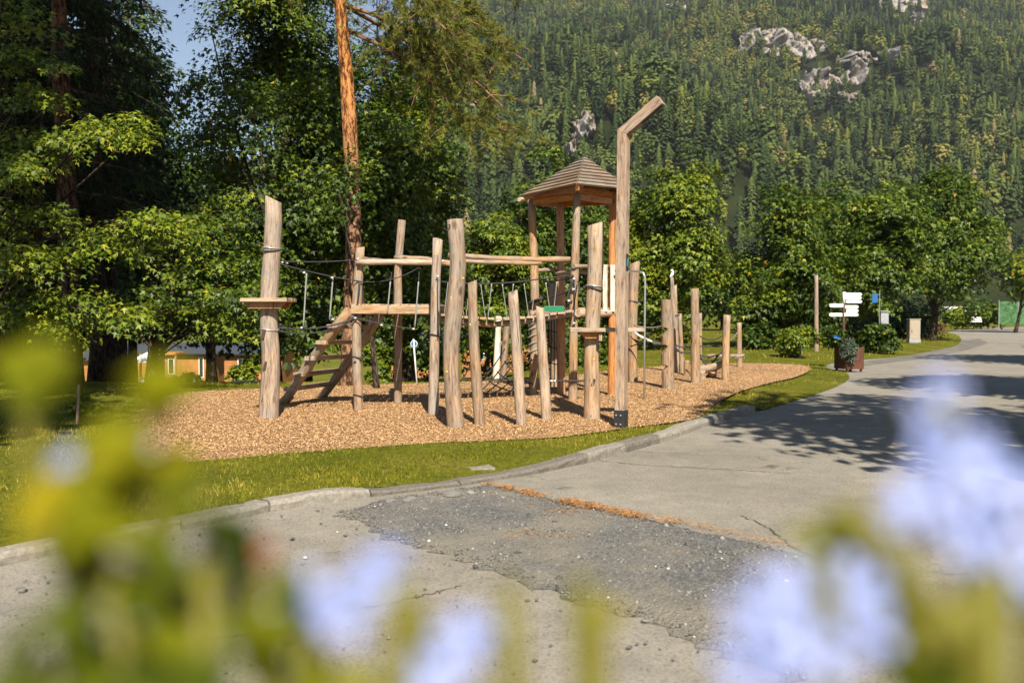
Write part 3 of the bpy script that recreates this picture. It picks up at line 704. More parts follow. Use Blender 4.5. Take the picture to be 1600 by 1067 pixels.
for i in range(ndk):
    x = dk0[0] + (dk1[0] - dk0[0]) * (i + .5) / ndk; m = MB(20 + i)
    m.box((x, (Ya - .11 + Yc + .05) / 2, dk0[2] + .058 + .002 * (i % 3)), ((dk1[0] - dk0[0]) / ndk - .01, Yc - Ya + .16, .035), None, .003); m.build('deck_plank', M['plank'], t2, bevel=.005)
def logrod(parent, name, a, b, r, mat='robinia', seed=1, bend=.02, rough=.06, n=8, seg=10):
    a = np.array(a, float); b = np.array(b, float); mid = (a + b) / 2 + np.array([0, 0, bend]); m = MB(seed)
    pts = curve([a, mid, b], n); rr = [r * (1 + .10 * math.sin(i * 1.9 + seed)) for i in range(n)]
    m.tube(pts, rr, seg, rough); o = m.build(name, M[mat], parent)
    sm = np.ones(len(o.data.polygons), bool); sm[-2:] = False; o.data.polygons.foreach_set('use_smooth', sm); return o
logrod(t2, 'rail', P(558, 410, Ya - .12), P(690, 411, Ya - .12), 4.4 * Ya / F, 'plank', 31, .01)
logrod(t2, 'rail', P(618, 403, Yc - .08), P(706, 412, Yc - .7), 4.2 * Yc / F, 'robinia', 32, .02)
logrod(t2, 'rail', P(564, 404, Ya + .1), P(618, 410, Yc), 3.0 * Yc / F, 'robinia', 33, .0)
# ladder
la0, la1 = G(441, 634), P(543, 489, Ya + .12); lb0, lb1 = G(501, 623), P(594, 492, Yc - .15)
logrod(t2, 'ladder_rail', la0 - (la1 - la0) * .03, la1 + (la1 - la0) * .02, 8.2 * 14.4 / F, 'robinia', 34, .05, .05)
logrod(t2, 'ladder_rail', lb0 - (lb1 - lb0) * .03, lb1 + (lb1 - lb0) * .02, 7.6 * 15 / F, 'robinia', 35, -.02, .05)
for i, q in enumerate((.16, .32, .49, .66, .83)):
    a = la0 + (la1 - la0) * q; b = lb0 + (lb1 - lb0) * q; d = (b - a) / np.linalg.norm(b - a); m = MB(40 + i)
    m.beam(a - d * .12 + np.array([0, 0, .05]), b + d * .05 + np.array([0, 0, .05]), .17, .06, jit=.008); m.build('rung', M['robinia'], t2, bevel=.012)
dot(t2, 682, 398, Yb, 7.5, .011)
for (px, py, Y, w) in ((560, 558, Ya, 17), (561, 617, Ya, 17), (680, 523, Yb, 17)): band(t2, px, py, Y, w, 'rope', .009)
# shadow side rope wrapped round the right post and hanging loops
for px, q in ((686, .0), (689, .06)):
    rope('rope', t2, P(684, 433, Yb - .1), P(px - 2, 525, Yb - .12), 0, .008, 'rope' if px == 686 else 'rope_grey')
clamp(t2, P(684, 432, Yb - .1)); clamp(t2, P(559, 405, Ya - .14)); clamp(t2, P(551, 494, Ya - .1), .03); clamp(t2, P(692, 408, Yb - .1), .02)

# 3 rope rail between the platform post and the climbing frame
t3 = thing('rope_net', P(490, 520, Y1 + .1) - np.array([0, 0, .3]), 'thin dark rope railing hanging between the leftmost post and the plank deck', 'rope net')
A = {}
def rp(p0, p1, sag=.03, r=.009, mat='rope'): return rope('rope', t3, p0, p1, sag, r, mat)
rp(P(433, 408, Y1), P(558, 406, Ya - .1), .02); rp(P(436, 412, Y1), P(564, 440, Ya - .05), .02)
rp(P(436, 512, Y1), P(556, 497, Ya - .1), .07, .012); rp(P(436, 517, Y1), P(553, 500, Ya - .1), .10, .010); rp(P(554, 497, Ya - .12), P(646, 514, Ya - .2), .01)
rp(P(560, 440, Ya - .12), P(655, 418, Yc - .3), .08, .008); rp(P(562, 440, Ya - .12), P(556, 497, Ya - .12), 0, .012)
for a, b in (((479, 427), (474, 511)), ((520, 436), (515, 500))):
    rp(P(*a, Y1 + .15), P(*b, Y1 + .15), 0, .011, 'rope_grey')
for a, b in (((610, 440), (605, 490)), ((654, 440), (648, 512))): rp(P(*a, Ya - .2), P(*b, Ya - .2), 0, .010, 'rope_grey')
for a, b in (((612, 425), (610, 440)), ((655, 425), (654, 440))): rp(P(*a, Ya - .2), P(*b, Ya - .2), 0, .008, 'rope')
for px, py in ((441, 410), (448, 411), (475, 426), (519, 434), (438, 507), (471, 512), (520, 499), (555, 497), (596, 508), (646, 514)): clamp(t3, P(px, py, Y1 + .1), .02)

# 4 free-standing posts in front
def single(name, spec, label, group=None, mat='robinia', slant=None, dots=(), seed=50, cat='climbing post', rough=.045):
    t = thing(name, G(spec[0][0], spec[0][1]), label, cat, group); o, Y = add_post('post', spec, M[mat], t, slant, rough, seed)
    for px, py, rr in dots: dot(t, px, py, Y, rr)
    return t, Y
t4, Yt = single('climbing_post', [(713, 670, 28), (706, 600, 25), (705, 540, 26), (708, 500, 28), (714, 440, 26), (715, 400, 25), (711, 343, 24)],
    'tall thick S-curved post standing right of the plank deck', dots=((706, 465, 12.5), (699, 580, 12), (724, 435, 9)), seed=51)
m = MB(3); c = P(703, 353, Yt) + np.array([0, -.085, 0]); m.tube([c, c + np.array([0, -.012, 0])], .014, 8); m.build('bolt', M['darksteel'], t4)
single('climbing_post', [(750, 667, 17.5), (745, 600, 16.5), (740, 520, 16), (738, 440, 14)], 'thin leaning post just right of the tall S-curved post', 'leaning stepping posts', slant=(.3, 0, 0), seed=52, dots=((735, 507, 6),))
single('climbing_post', [(815, 668, 17), (811, 600, 17), (807, 540, 17), (801, 455, 15)], 'leaning post in the middle of the three thin stepping posts', 'leaning stepping posts', slant=(.25, 0, 0), seed=53, dots=((802, 499, 7), (805, 512, 5)))
single('climbing_post', [(854, 658, 16), (851, 600, 16), (847, 540, 15.5), (844, 480, 13)], 'shortest leaning stepping post, next to the tower', 'leaning stepping posts', slant=(-.4, 0, 0), seed=54)
# 5 second platform post, in front of the tower
Y9 = baseY(925, 658)
t9 = thing('platform_post', G(925, 658), 'thick post with slanted top carrying a plank shelf in front of the roofed tower', 'climbing post')
add_post('post', [(925, 658, 27), (925, 600, 25), (924, 540, 24), (927, 480, 24), (930, 420, 24.5), (931, 350, 25)], M['robinia'], t9, slant=(.28, 0, 0), seed=61)
shelf(t9, 889, 1004, 515, Y9, .55, 4, 'plank', .05, ((905, 938, -1), (905, 938, 1)))
m = MB(3); m.box(P(936, 526, Y9) + np.array([0, -.2, 0]), (.04, .05, .10)); m.build('bracket', M['plank'], t9)
for px, py in ((926, 597), (925, 645)): slot(t9, px, py, Y9, 5, 12, 12)
band(t9, 928, 447, Y9, 26, 'fitting', .006); band(t9, 928, 451, Y9, 26, 'rope', .009, -.02)
dot(t9, 929, 366, Y9, 12); dot(t9, 927, 560, Y9, 12); dot(t9, 926, 482, Y9, 12, .009)

# 6 roofed tower
tw = thing('roofed_tower', (1.05, 17.0 * 2255 / 2255 - .9, 0), 'playground tower on crooked posts under a boarded pyramid roof', 'play tower')
YT1, YT2, YT3, YT4 = baseY(832, 620), baseY(877, 618), baseY(895, 627), baseY(956, 621)
add_post('post', [(832, 620, 14), (836, 540, 14), (836, 480, 13.5), (834, 400, 13), (830, 312, 11)], M['robinia'], tw, seed=71)
add_post('post', [(877, 618, 13), (877, 500, 13), (876, 400, 12), (875, 306, 11)], M['larch'], tw, seed=72)
add_post('post', [(895, 627, 14.5), (896, 540, 14), (896, 480, 13.5), (899, 400, 12.5), (902, 300, 11)], M['robinia'], tw, seed=73)
add_post('post', [(956, 621, 13), (957, 500, 13), (957, 400, 12.5), (958, 296, 11.5)], M['larch'], tw, seed=74)
def PX(px, Y, zz): return np.array([(px - CXP) * Y / F, Y, zz])
cL, cN, cR, cB = P(814, 308, 16.3), P(901, 289, 15.4), P(986, 297.5, 16.15), P(905, 309, 17.9)
apex = P(913, 246, 16.5); EZ = 3.36
roof = thing('roof', apex, None, None); roof.parent = tw; roof.location = tuple(apex - wloc(tw)); del_ = 0
rng = random.Random(8); NC = 9
for fi, (a, b) in enumerate(((cL, cN), (cN, cR), (cR, cB), (cB, cL))):
    nrm = np.cross(b - a, apex - a); nrm /= np.linalg.norm(nrm)
    if nrm[2] < 0: nrm = -nrm
    for c in range(NC):
        t0 = c / NC - .0; t1_ = min((c + 1.18) / NC, .995)
        q = [a + (apex - a) * t0, b + (apex - b) * t0, b + (apex - b) * t1_, a + (apex - a) * t1_]
        lo, hi = .034, .006; j = rng.uniform(-.004, .004)
        top = [q[0] + nrm * (lo + j), q[1] + nrm * (lo - j), q[2] + nrm * hi, q[3] + nrm * hi]
        bot = [q[0] + nrm * (lo - .028), q[1] + nrm * (lo - .028), q[2] + nrm * (hi - .012), q[3] + nrm * (hi - .012)]
        m = MB(fi * 20 + c); gx = rng.uniform(0, 40); e = (b - a) / np.linalg.norm(b - a)
        m.v = top + bot; m.g = [(gx + .1 * (i // 2), gx * .2, p.dot(e) * .12) for i, p in enumerate(m.v)]
        m.f = [(0, 1, 2, 3), (7, 6, 5, 4), (0, 4, 5, 1), (1, 5, 6, 2), (2, 6, 7, 3), (3, 7, 4, 0)]
        m.build('roof_board', M['shingle'], roof)
for a in (cN, cL, cR, cB):
    m = MB(9); m.beam(a + (apex - a) * .06 - np.array([0, 0, .07]), apex - np.array([0, 0, .08]), .07, .09); m.build('rafter', M['underside'], roof)
tp = [P(831, 312, YT1), P(902, 298, YT3), P(958, 294, YT4), P(875, 306, YT2)]
ring = [0, 1, 2, 3]
for i in range(4):
    a, b = tp[i].copy(), tp[(i + 1) % 4].copy(); zz = EZ - .005; a[2] = zz; b[2] = zz; e = (b - a) / np.linalg.norm(b - a)
    m = MB(10 + i); m.beam(a - e * .06, b + e * .06, .06, .09); m.build('eaves_beam', M['underside'], roof)
    m = MB(14 + i); a2, b2 = a.copy(), b.copy(); a2[2] -= .10 + .003 * i; b2[2] -= .10 + .003 * i; m.beam(a2 - e * .04, b2 + e * .04, .05, .10); m.build('eaves_beam', M['underside'], roof)
m = MB(15); m.tube([P(900, 295, YT3 - .15), P(903, 296, YT3 + .3)], .035, 9); m.build('beam_end', M['robinia'], roof, False)
m = MB(15); m.tube([P(811, 312, YT1 - .1), P(822, 311, YT1 + .2)], .035, 9); m.build('beam_end', M['plank'], roof, False)
# deck, rails and infill boards
zp = P(898, 490, YT3)[2]
cs = [PX(836, YT1, zp), PX(896, YT3, zp), PX(957, YT4, zp), PX(877, YT2, zp)]
for i in range(4):
    a, b = cs[i], cs[(i + 1) % 4]; e = (b - a) / np.linalg.norm(b - a); logrod(tw, 'deck_beam', a - e * .12, b + e * .12 + np.array([0, 0, .004]), .062, 'plank' if i == 1 else 'robinia', 80 + i, .0)
for i in range(7):
    t = (i + .5) / 7; a = cs[0] + (cs[1] - cs[0]) * t; b = cs[3] + (cs[2] - cs[3]) * t; m = MB(90 + i)
    m.beam(a + np.array([0, 0, .08]), b + np.array([0, 0, .08]), .125, .035); m.build('deck_plank', M['plank'], tw, bevel=.005)
for (a, b, rr) in ((P(896, 416, YT3 - .1), P(950, 417, YT4 - .1), 3.6), (P(897, 425, YT3 + .06), P(952, 426, YT4 + .05), 3.2), (P(837, 423, YT1 + .08), P(868, 421, YT2), 3.2), (P(868, 428, YT2 - .1), P(897, 424, YT3 + .1), 3.0)):
    logrod(tw, 'rail', a, b, rr * YT3 / F, 'robinia', int(a[0] * 100) % 90, 0)
for px, w in ((945.5, 7.5), (957, 7.5), (968, 7)):
    Yq = YT3 + (YT4 - YT3) * (px - 896) / 60 - .11; m = MB(int(px)); c = P(px, 450.5, Yq)
    m.box(c, (w * Yq / F, .03, 73 * Yq / F), None, .006); m.build('infill_board', M['white_board'], tw, bevel=.004)
m = MB(3); c = P(866, 482.5, 15.15); m.box(c, (31 * 15.15 / F, .03, 8.5 * 15.15 / F), None, .003); m.build('green_panel', M['green'], tw, bevel=.003)
for a, b, sg in ((P(903, 440, YT3 - .1), P(916, 482, Y9), .02), (P(897, 436, YT3 - .1), P(884, 470, YT3 - .1), .0), (P(845, 468, YT1), P(894, 452, YT3 - .1), .02), (P(848, 492, YT1), P(894, 470, YT3 - .1), .03), (P(850, 440, YT1 + .1), P(896, 432, YT3 - .1), .02), (P(897, 436, YT3 - .1), P(898, 505, YT3 - .1), 0), (P(893, 437, YT3 - .1), P(885, 495, YT3), 0)):
    rope('rope', tw, a, b, sg, .012)
for px, py in ((897, 436), (897, 505), (889, 470), (896, 452)): clamp(tw, P(px, py, YT3 - .12), .025)
for i, py in enumerate((470, 505, 512, 523, 535, 547, 560)): band(tw, 834 if py > 500 else 837, py, YT1, 15, 'rope' if i < 1 else 'rope_grey', .012 if i else .03, .05)
# climbing net hanging inside the tower
for i in range(5):
    px = 858 + i * 4; rope('net_rope', tw, P(px, 490, YT2 + .1), P(px + (i - 2) * 1.5, 608, YT2 + .1), 0, .009)
for py in (515, 540, 565, 590): rope('net_rope', tw, P(857, py, YT2 + .1), P(877, py + 4, YT2 + .1), .02, .009)

# 7 log bridge with rope rail from the deck to the tower
br = thing('log_bridge', P(770, 505, 15.6) - np.array([0, 0, .1]), 'sagging log bridge with rope handrails running from the plank deck to the tower', 'bridge')
def bpt(px, py, off): return P(px, py, 15.0 + off + (px - 690) / 200 * .6)
for off, r_ in ((-.28, 4.5), (.3, 4.0)):
    logrod(br, 'bridge_log', bpt(688, 497, off), bpt(775, 507, off), r_ * 15.3 / F, 'robinia', 92 + int(off * 10), -.02); logrod(br, 'bridge_log', bpt(772, 507, off + .01), bpt(896, 488, off), r_ * 15.3 / F, 'robinia', 95 + int(off * 10), -.03)
for i in range(17):
    px = 694 + i * 12.2; py = 492 + 9 * math.sin((px - 690) / 205 * math.pi) - (px - 690) * .03; a = bpt(px, py, -.42); b = bpt(px, py, .42); m = MB(100 + i)
    m.beam(a, b, .10, .035, jit=.006); m.build('tread', M['plank'], br, bevel=.006)
for off in (-.36, .38):
    for a, b, sg in (((690, 440), (843, 436), .05), ((843, 436), (896, 430), .0)): rope('handrail_rope', br, bpt(*a, off), bpt(*b, off), sg, .010)
    for i in range(11):
        px = 700 + i * 17; top = 440 + 5 * math.sin((px - 690) / 200 * math.pi); q = 492 + 9 * math.sin((px - 690) / 205 * math.pi)
        rope('dropper_rope', br, bpt(px, top, off), bpt(px + (8 if i % 2 else -6), q, off), 0, .006, 'rope_grey'); clamp(br, bpt(px, top, off), .012)
ra = [bpt(700, 399, .35), bpt(905, 405, .35)]; logrod(br, 'handrail_log', ra[0], ra[1], 4.4 * 15.6 / F, 'robinia', 98, -.03, n=12); logrod(br, 'handrail_log', bpt(704, 408, -.3), bpt(846, 412, -.3), 3.2 * 15.3 / F, 'robinia', 99, .0, n=12)
# short props under the bridge
single('bridge_prop', [(775, 590, 11), (777, 545, 10), (779, 494, 9)], 'pale bleached prop post under the log bridge', mat='white_board', seed=63, cat='post')
single('bridge_prop', [(786, 589, 10), (789, 545, 10.5), (793, 495, 11)], 'brown prop post beside the bleached one under the bridge', seed=64, cat='post')
single('net_post', [(866, 605, 13), (865, 520, 13), (864, 442, 14)], 'grey square-topped post rising behind the tower', seed=65, cat='post')
# low climbing net near the ground, behind the stepping posts
nt_ = thing('climbing_net', G(790, 612), 'low black rope net stretched near the ground behind the stepping posts', 'rope net')
for i in range(5):
    rope('net_rope', nt_, G(735 + i * 11, 618) + np.array([0, 0, .03]), P(789 + i * 5, 545 + i * 14, 17.0), .05, .011)
for i in range(4):
    rope('net_rope', nt_, P(752 + i * 12, 612 - i * 16, 16.8), P(815 + i * 6, 618 - i * 6, 16.6), .06, .011)
rope('net_rope', nt_, P(722, 592, 17), P(735, 570, 17), .02, .012); rope('net_rope', nt_, P(735, 570, 17), P(745, 569, 17), .0, .012)
rope('net_rope', nt_, P(700, 593, 17.5), P(830, 590, 17.5), .02, .014)
# ground-level balance ropes
bl = thing('balance_rope', P(880, 597, 15.8) - np.array([0, 0, .2]), 'taut balance rope low between the shortest stepping post and the platform post', 'rope')
rope('rope', bl, P(858, 595, 13.0), P(914, 595, Y9), .0, .013); clamp(bl, P(862, 595, 13.0), .025); clamp(bl, P(867, 595, 13), .02)

# 8 post and steel pole to the right of the tower
t10, Y10 = single('climbing_post', [(989, 597, 15.5), (988, 530, 15), (989, 470, 16), (992, 410, 15.5)], 'smooth tan post with slanted top just right of the lamp post', slant=(.35, 0, 0), seed=66)
band(t10, 990, 471, Y10, 17, 'rope', .009)
YP = baseY(1007, 627)
sp_o = thing('fire_pole', G(1007, 627), 'thin bent steel slide-down pole beside the lamp post', 'pole')
m = MB(3); m.tube([G(1006.5, 627) - np.array([0, 0, .2]), P(1007, 540, YP), P(1008, 440, YP), P(1007.3, 431, YP + .0), P(1005, 426.5, YP + .01), P(1000, 424.5, YP + .04), P(979, 423.5, YP + .3), P(962, 423, YP + .5)], .017, 10); m.build('pole', M['steel'], sp_o, True)
# net / hammock between post 10 and the notched post
hm = thing('swing_bridge', P(1012, 528, 19) - np.array([0, 0, .2]), 'small sagging white-edged rope bridge right of the steel pole', 'rope bridge')
for k, (a, b, mt) in enumerate((((992, 520), (1040, 537), 'white'), ((990, 530), (1038, 541), 'rope'), ((985, 541), (1015, 520), 'rope'), ((985, 525), (1012, 541), 'rope'), ((990, 508), (1040, 508), 'rope_grey'))):
    rope('white_rope' if mt == 'white' else 'rope', hm, P(*a, 19.2 + .1 * k), P(*b, 18.6 + .1 * k), .05, .022 if mt == 'white' else .012, mt)

# 9 cluster on the right: notched post, balance logs, nets
Y13 = baseY(1044, 608)
t13 = thing('notched_post', G(1044, 608), 'thick short post with three dark step notches on its left edge', 'climbing post')
m = MB(67); k = Y13 / F; prof = [(608, -10, 10), (580, -10, 10), (572, -2, 10), (570, -10.5, 10), (553, -10, 10), (541, -1.5, 10), (538, -10, 10), (525, -10, 10), (514, -1, 10), (511, -9.5, 9.5), (480, -9, 9.5), (468, -9.2, 9.2)]
pts = []
for j, (py, l, r_) in enumerate(prof):
    cz = P(1044 - (608 - py) * .018, py, Y13)
    for a in range(16):
        an = 2 * math.pi * a / 16; x = math.cos(an); rr = (r_ if x > 0 else -l) * k; pts.append(cz + np.array([x * rr, math.sin(an) * 10 * k, 0]))
fs = [(j * 16 + a, j * 16 + (a + 1) % 16, (j + 1) * 16 + (a + 1) % 16, (j + 1) * 16 + a) for j in range(len(prof) - 1) for a in range(16)] + [tuple((len(prof) - 1) * 16 + a for a in range(16))]
mk('post', pts, fs, M['robinia'], t13, attrs={'grain': np.array([((p[0]), p[1], p[2] * .12) for p in pts])})
t14, Y14 = single('bird_post', [(1058.5, 584, 9), (1056, 520, 7.5), (1051, 470, 6.5), (1050, 433, 5.5)], 'slim post topped by a white carved bird', seed=68, cat='post')
m = MB(3); k = Y14 / F
m.tube(curve([P(1046.5, 433, Y14), P(1049.5, 430, Y14), P(1051.3, 426.5, Y14), P(1050.5, 423, Y14), P(1049.8, 421, Y14)], 9), [1.0 * k, 1.7 * k, 2.3 * k, 2.5 * k, 2.1 * k, 1.5 * k, 1.6 * k, 1.5 * k, .6 * k], 9); m.tube([P(1049.5, 422, Y14), P(1046.8, 422.8, Y14)], [.8 * k, .15 * k], 6)
m.build('carved_bird', M['white'], t14, True)
single('climbing_post', [(1057, 583, 9), (1056, 530, 8), (1054, 446, 7)], 'slim post directly behind the notched post', seed=69, slant=(.2, 0, 0))
single('climbing_post', [(1066, 586, 8), (1064, 540, 7), (1062, 490, 6.5)], 'thin crooked post just right of the slim post', seed=70)
single('climbing_post', [(1087, 600, 15), (1086, 530, 14), (1085.5, 451, 13)], 'straight thick post in the middle of the right-hand cluster', seed=75)
single('climbing_post', [(1094, 590, 6), (1094, 489, 5.5)], 'thin post half hidden behind the straight thick post', seed=76)
single('log_stump', [(1073, 588, 9.5), (1073, 563, 9)], 'short upright log stump between the posts', seed=77, cat='stump')
single('climbing_post', [(1133.5, 596, 12), (1134, 545, 11.5), (1136, 492, 11)], 'leaning post at the end of the balance log', seed=78)
single('climbing_post', [(1155.5, 574, 8.5), (1155, 540, 7.5), (1155, 504, 7.5)], 'rightmost post on the wood chips', seed=79)
lg = thing('balance_log', G(1112, 592), 'low crooked balance log resting on stumps between two posts', 'balance log')
logrod(lg, 'log', P(1090, 577, 20.8), P(1134, 566, 20.6), 6.0 * 20.6 / F, 'robinia', 81, -.04, .08); logrod(lg, 'stump', G(1112, 591) - np.array([0, 0, .1]), P(1114, 577, 20.7), 6.5 * 20.6 / F, 'robinia', 82, 0)
logrod(lg, 'stump', G(1098, 594) - np.array([0, 0, .1]), P(1097, 579, 20.6), 5.0 * 20.6 / F, 'robinia', 83, 0)
n2 = thing('climbing_net', G(1112, 580), 'small black rope net strung between the right-hand posts', 'rope net')
for a, b, sg in (((1092, 524), (1134, 520), .12), ((1068, 541), (1130, 541), .0), ((1053, 546), (1082, 551), .03), ((1090, 553), (1133, 549), .08), ((1094, 556), (1108, 580), .0), ((1108, 556), (1096, 590), 0), ((1120, 556), (1104, 590), 0), ((1128, 549), (1112, 568), 0), ((1141, 533), (1152, 520), 0), ((1052, 540), (1066, 553), 0), ((1098, 563), (1128, 560), .03), ((1055, 494), (1062, 492), .0), ((1054, 538), (1080, 545), .02)):
    rope('net_rope', n2, P(*a, 21.0), P(*b, 20.9), sg, .013, 'rope_grey' if a[0] == 1141 else 'rope')
for i in range(6): logrod(n2, 'net_log', P(1105 + i * 9, 556 + (i % 2) * 2, 22.2), P(1117 + i * 9, 555, 22.4), .035, 'robinia', 84 + i, 0, n=4)

# ------------------------------------------------------------------ wooden lamp post with a bent head
YL = baseY(970, 668); lam = thing('lamp_post', G(970, 668), 'square wooden lamp post with an angled head beside the kerb', 'street lamp')
u = np.array([.906, -.423, 0]); v = np.array([.423, .906, 0]); s_ = .062 * 2
foot = G(970, 668); top = P(974.5, 208, YL); end = P(1033, 157, YL - .24)
def sq(c, ax, up_): return [c + ax * (s_ / 2) + up_ * (s_ / 2), c - ax * (s_ / 2) + up_ * (s_ / 2), c - ax * (s_ / 2) - up_ * (s_ / 2), c + ax * (s_ / 2) - up_ * (s_ / 2)]
d1 = (top - foot) / np.linalg.norm(top - foot); ad = (end - top) / np.linalg.norm(end - top)
vv_ = np.cross(d1, ad); vv_ /= np.linalg.norm(vv_); uu_ = np.cross(vv_, d1); au = np.cross(ad, vv_)
mit = (uu_ + (-au if np.dot(au, uu_) < 0 else au)); bis = d1 - ad; bis /= np.linalg.norm(bis); half = s_ / 2 / max(abs(np.dot(bis, uu_)), .2)
joint = [top + vv_ * s_ / 2 + bis * half, top - vv_ * s_ / 2 + bis * half, top - vv_ * s_ / 2 - bis * half, top + vv_ * s_ / 2 - bis * half]
def prism(name, A, B, mat, parent, gl):
    m = MB(5); m.v = [np.array(p) for p in A + B]; gx = 3.7
    m.g = [(gx + .1 * (i % 4 in (1, 2)), .1 * (i % 4 > 1), (0 if i < 4 else gl) * .12) for i in range(8)]
    m.f = [(3, 2, 1, 0), (4, 5, 6, 7)] + [(k, (k + 1) % 4, (k + 1) % 4 + 4, k + 4) for k in range(4)]
    o = m.build(name, mat, parent, bevel=.005); bm = bmesh.new(); bm.from_mesh(o.data); bmesh.ops.recalc_face_normals(bm, faces=bm.faces); bm.to_mesh(o.data); bm.free(); return o
sg = 1 if np.dot(bis, uu_) > 0 else -1
f0 = foot + d1 * .2
low = [f0 + vv_ * s_ / 2 + uu_ * sg * s_ / 2, f0 - vv_ * s_ / 2 + uu_ * sg * s_ / 2, f0 - vv_ * s_ / 2 - uu_ * sg * s_ / 2, f0 + vv_ * s_ / 2 - uu_ * sg * s_ / 2]
prism('pole', low, joint, M['lamp_wood'], lam, 4)
sg2 = 1 if np.dot(bis, au) > 0 else -1
hi_ = [end + vv_ * s_ / 2 + au * sg2 * s_ / 2, end - vv_ * s_ / 2 + au * sg2 * s_ / 2, end - vv_ * s_ / 2 - au * sg2 * s_ / 2, end + vv_ * s_ / 2 - au * sg2 * s_ / 2]
arm = prism('arm', joint, hi_, M['lamp_wood'], lam, .7)
dn = -au if au[2] > 0 else au
m = MB(2); m.beam(top + (end - top) * .42 + dn * (s_ / 2 + .001), top + (end - top) * .95 + dn * (s_ / 2 + .001), .055, .012, up=dn); m.build('light_strip', M['darksteel'], arm)
m = MB(2); R3 = np.stack([uu_, vv_, d1], 1); m.box(foot + d1 * .09, (s_ + .012, s_ + .012, .26), R3); shoe = m.build('steel_shoe', M['darksteel'], lam, bevel=.004)
for du, dz in ((-.03, .16), (.03, .16), (-.03, .05), (.03, .05)):
    m = MB(2); c = foot + d1 * dz - vv_ * (s_ / 2 + .012) * (1 if vv_[1] > 0 else -1) + uu_ * du; m.tube([c, c - vv_ * .008 * (1 if vv_[1] > 0 else -1)], .010, 8); m.build('bolt', M['fitting'], shoe)
st = P(978.5, 410, YL - .1); q = np.array(uu_); q = q if q[1] < 0 else -q
cst = foot + d1 * (P(974, 410, YL)[2] / d1[2]) + q * (s_ / 2 + .004)
m = MB(2); m.box(cst, (.004, .075, .20), np.stack([q, np.cross(d1, q), d1], 1)); stk = m.build('sticker', M['darksteel'], lam)
m = MB(2); side = np.cross(d1, q)
for a, b in (((-.018, -.05), (.0, .05)), ((.0, -.05), (.018, .05)), ((-.022, .0), (.022, -.02))):
    A_ = cst + q * .004 + side * a[0] + d1 * a[1]; B_ = cst + q * .004 + side * b[0] + d1 * b[1]; m.beam(A_, B_, .014, .003, up=q)
m.build('teal_mark', M['teal'], stk)
# ------------------------------------------------------------------ trees
MAPLE = [(0, 0, 0), (.10, -.16, .02), (1.0, 0, -.12), (.10, .16, .02), (.62, .62, -.10), (-.08, .14, .02), (.62, -.62, -.10), (-.08, -.14, .02), (.30, 0, .05)]
MAPLE_F = [(7, 1, 8), (1, 2, 8), (2, 3, 8), (3, 4, 8), (4, 5, 8), (5, 7, 8), (6, 1, 7)]
LEAF2 = [(-.1, 0, 0), (.45, -.42, .05), (1.0, 0, -.1), (.45, .42, .05)]
LEAF2_F = [(0, 1, 2), (0, 2, 3)]
TRI3 = [(-.05, 0, 0), (.95, -.16, -.08), (.85, .22, -.06), (-.05, .05, 0), (.5, .72, -.08), (.25, .66, -.06), (-.05, -.05, 0), (.25, -.66, -.06), (.5, -.72, -.08)]
TRI3_F = [(0, 1, 2), (3, 4, 5), (6, 7, 8)]
MAPL3 = [(-.1, 0, .02), (.35, -.18, .03), (.30, -.62, -.08), (1.0, 0, -.12), (.30, .62, -.08), (.35, .18, .03)]
MAPL3_F = [(0, 2, 1), (0, 1, 3), (0, 3, 5), (0, 5, 4)]
def unit(v): return v / (np.linalg.norm(v, axis=-1, keepdims=True) + 1e-9)
def auto_lobes(c, rad, n, r, sp=.62, sz=(.38, .58)):
    c = np.array(c, float); rad = np.array(rad, float); out = [(c, rad * .62)]
    for i in range(n):
        d = unit(r.normal(size=3)); k = r.uniform(*sz); out.append((c + d * rad * sp * r.uniform(.75, 1.05), rad * k * np.array([1, 1, r.uniform(.75, 1)])))
    lo = np.min([a - b for a, b in out], 0); hi = np.max([a + b for a, b in out], 0); sc_ = 2 * rad / (hi - lo); mc = (lo + hi) / 2
    return [((a - mc) * sc_ + c, b * sc_) for a, b in out]
def crown_clumps(lobes, n, r, seed, gap=-.35):
    w = np.array([l[1][0] * l[1][2] for l in lobes]); w = w / w.sum(); pts = []; outs = []
    while len(pts) < n:
        k = n * 2; li = r.choice(len(lobes), k, p=w); d = unit(r.normal(size=(k, 3)))
        c = np.array([lobes[i][0] for i in li]); R = np.array([lobes[i][1] for i in li])
        rr = r.uniform(.45, 1.0, (k, 1)) ** .4 * (1 + .15 * vnoise(d * 2.5 + seed + li[:, None], seed)[:, None])
        p = c + d * R * rr; ok = vnoise(p / (np.mean(R) * .85) + seed * 3.1, seed + 5) > gap
        for q, o in zip(p[ok], d[ok]): pts.append(q); outs.append(o)
    return np.array(pts[:n]), np.array(outs[:n])
def leaf_spray(cl, out, per, cr, lsize, r, flat=.16, up=1.0, droop=.35):
    n = len(cl); nn = unit(np.array([0, 0, up]) + out * .62 + r.normal(0, .2, (n, 3)))
    t, b, _ = frames(nn, r); i = np.repeat(np.arange(n), per); k = len(i)
    rho = np.sqrt(r.rand(k)); th = r.rand(k) * 2 * math.pi; cs_ = cr * r.uniform(.65, 1.25, n)[i]
    rad = (t[i] * np.cos(th)[:, None] + b[i] * np.sin(th)[:, None])
    pos = cl[i] + rad * (rho * cs_)[:, None] + nn[i] * (r.normal(0, flat, k) * cs_)[:, None] - np.array([0, 0, 1]) * (droop * rho ** 2 * cs_)[:, None]
    nor = unit(nn[i] + rad * .35 + r.normal(0, .36, (k, 3))); size = lsize * r.uniform(.6, 1.2, k)
    return pos, nor, rad, size, i
